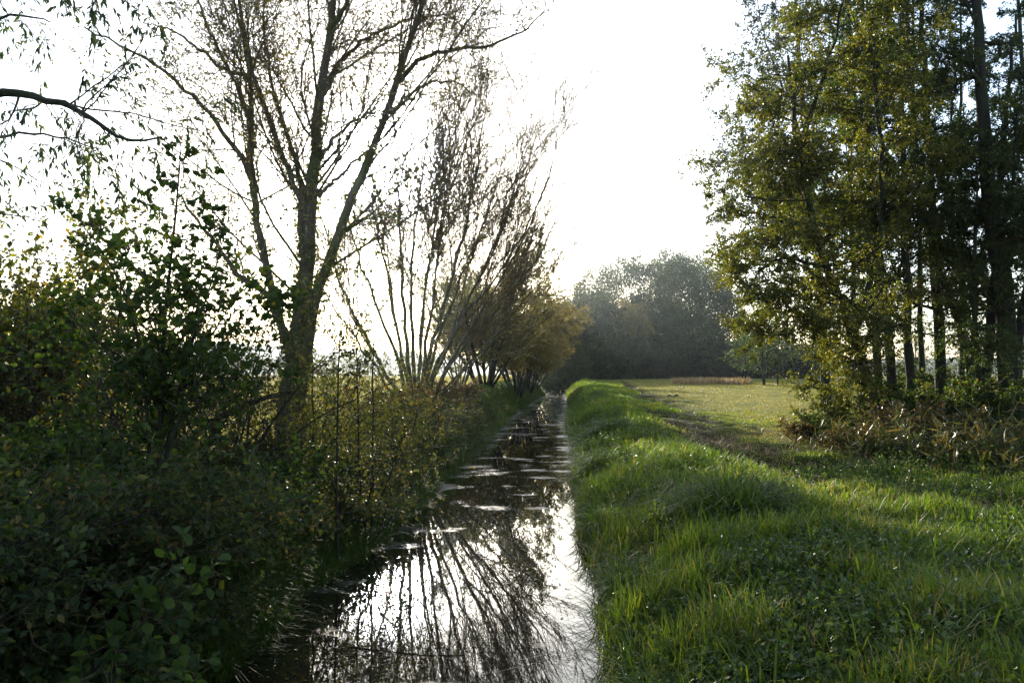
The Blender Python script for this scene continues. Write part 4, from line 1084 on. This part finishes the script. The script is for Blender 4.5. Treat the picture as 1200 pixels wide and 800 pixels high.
# ------------------------------------------------------------------ haze
def build_haze():
    mb = MB()
    x0, x1, y0, y1, z0, z1 = -1200, 1200, -40, 1200, -1.7, 46
    v = [(x0, y0, z0), (x1, y0, z0), (x1, y1, z0), (x0, y1, z0), (x0, y0, z1), (x1, y0, z1), (x1, y1, z1), (x0, y1, z1)]
    mb.add(v, [(0, 3, 2, 1), (4, 5, 6, 7), (0, 1, 5, 4), (1, 2, 6, 5), (2, 3, 7, 6), (3, 0, 4, 7)], 0, False)
    m, nt, N, L = new_mat('haze')
    p = N.new('ShaderNodeVolumePrincipled'); p.inputs['Color'].default_value = (.75, .87, 1, 1)
    p.inputs['Density'].default_value = HAZE; p.inputs['Anisotropy'].default_value = HAZE_G
    o = N.new('ShaderNodeOutputMaterial'); L.new(p.outputs[0], o.inputs['Volume'])
    tag(mb.build('haze', m), kind='stuff')


HAZE, HAZE_G = .00032, .95
if HAZE: build_haze()

# ------------------------------------------------------------------ sky and sun
w = bpy.data.worlds.new('World'); SC.world = w; w.use_nodes = True
N = w.node_tree.nodes; L = w.node_tree.links; N.clear()
sky = N.new('ShaderNodeTexSky'); sky.sky_type = 'NISHITA'; sky.sun_disc = False
sky.sun_elevation = SUN_EL; sky.sun_rotation = SUN_AZ
sky.air_density = 1.0; sky.dust_density = 1.0; sky.ozone_density = 1.0
tc = N.new('ShaderNodeTexCoord'); dt = N.new('ShaderNodeVectorMath'); dt.operation = 'DOT_PRODUCT'
nz = N.new('ShaderNodeVectorMath'); nz.operation = 'NORMALIZE'; L.new(tc.outputs['Generated'], nz.inputs[0])
L.new(nz.outputs[0], dt.inputs[0]); dt.inputs[1].default_value = SUN.tolist()
def mth(op, a, b):
    m = N.new('ShaderNodeMath'); m.operation = op
    for k, q in enumerate((a, b)):
        if hasattr(q, 'default_value'): L.new(q, m.inputs[k])
        else: m.inputs[k].default_value = q
    return m.outputs[0]
ds = mth('MAXIMUM', dt.outputs['Value'], 0.)
g = mth('ADD', .12, mth('MULTIPLY', mth('POWER', ds, 2200.), 300.))
g = mth('ADD', g, mth('ADD', mth('MULTIPLY', mth('POWER', ds, 300.), 2.), mth('MULTIPLY', mth('POWER', ds, 7.), .15)))
bg = N.new('ShaderNodeBackground'); bg.inputs['Strength'].default_value = .13; tint = N.new('ShaderNodeMix'); tint.data_type = 'RGBA'; tint.blend_type = 'MULTIPLY'; tint.inputs[0].default_value = 1; tint.inputs[7].default_value = (.93, 1, 1.10, 1)
L.new(sky.outputs[0], tint.inputs[6]); L.new(tint.outputs[2], bg.inputs['Color'])
b2 = N.new('ShaderNodeBackground'); b2.inputs['Color'].default_value = (.95, .98, 1, 1); L.new(g, b2.inputs['Strength'])
ads = N.new('ShaderNodeAddShader'); L.new(bg.outputs[0], ads.inputs[0]); L.new(b2.outputs[0], ads.inputs[1])
wo = N.new('ShaderNodeOutputWorld'); L.new(ads.outputs[0], wo.inputs['Surface'])

sl = bpy.data.lights.new('sun', 'SUN'); sl.energy = 5.0; sl.angle = math.radians(.53); sl.color = (1, .90, .74)
so = bpy.data.objects.new('sun', sl); C.objects.link(so)
so.rotation_euler = (math.radians(90)-SUN_EL, 0, PI-SUN_AZ)
so.location = (SUN*60).tolist()

# ------------------------------------------------------------------ camera
cam = bpy.data.cameras.new('camera'); cam.sensor_width = 36; cam.lens = 36*F/1200; cam.clip_end = 4000; cam.clip_start = .05
co = bpy.data.objects.new('camera', cam); C.objects.link(co)
co.location = (0, 0, EYE); co.rotation_euler = (math.radians(90)+math.atan((HOR-400)/F), 0, 0)
SC.camera = co

SC.view_settings.view_transform = 'Standard'; SC.view_settings.look = 'None'
SC.view_settings.exposure = 1.12; SC.view_settings.gamma = 1
SC.render.engine = 'CYCLES'
cy = SC.cycles
cy.use_denoising = True
try: cy.denoiser = 'OPENIMAGEDENOISE'
except Exception: pass
cy.max_bounces = 6; cy.diffuse_bounces = 3; cy.glossy_bounces = 3; cy.transmission_bounces = 4; cy.volume_bounces = 0; cy.transparent_max_bounces = 6
cy.sample_clamp_indirect = 8.; cy.sample_clamp_direct = 0.
cy.use_adaptive_sampling = True; cy.adaptive_threshold = .015
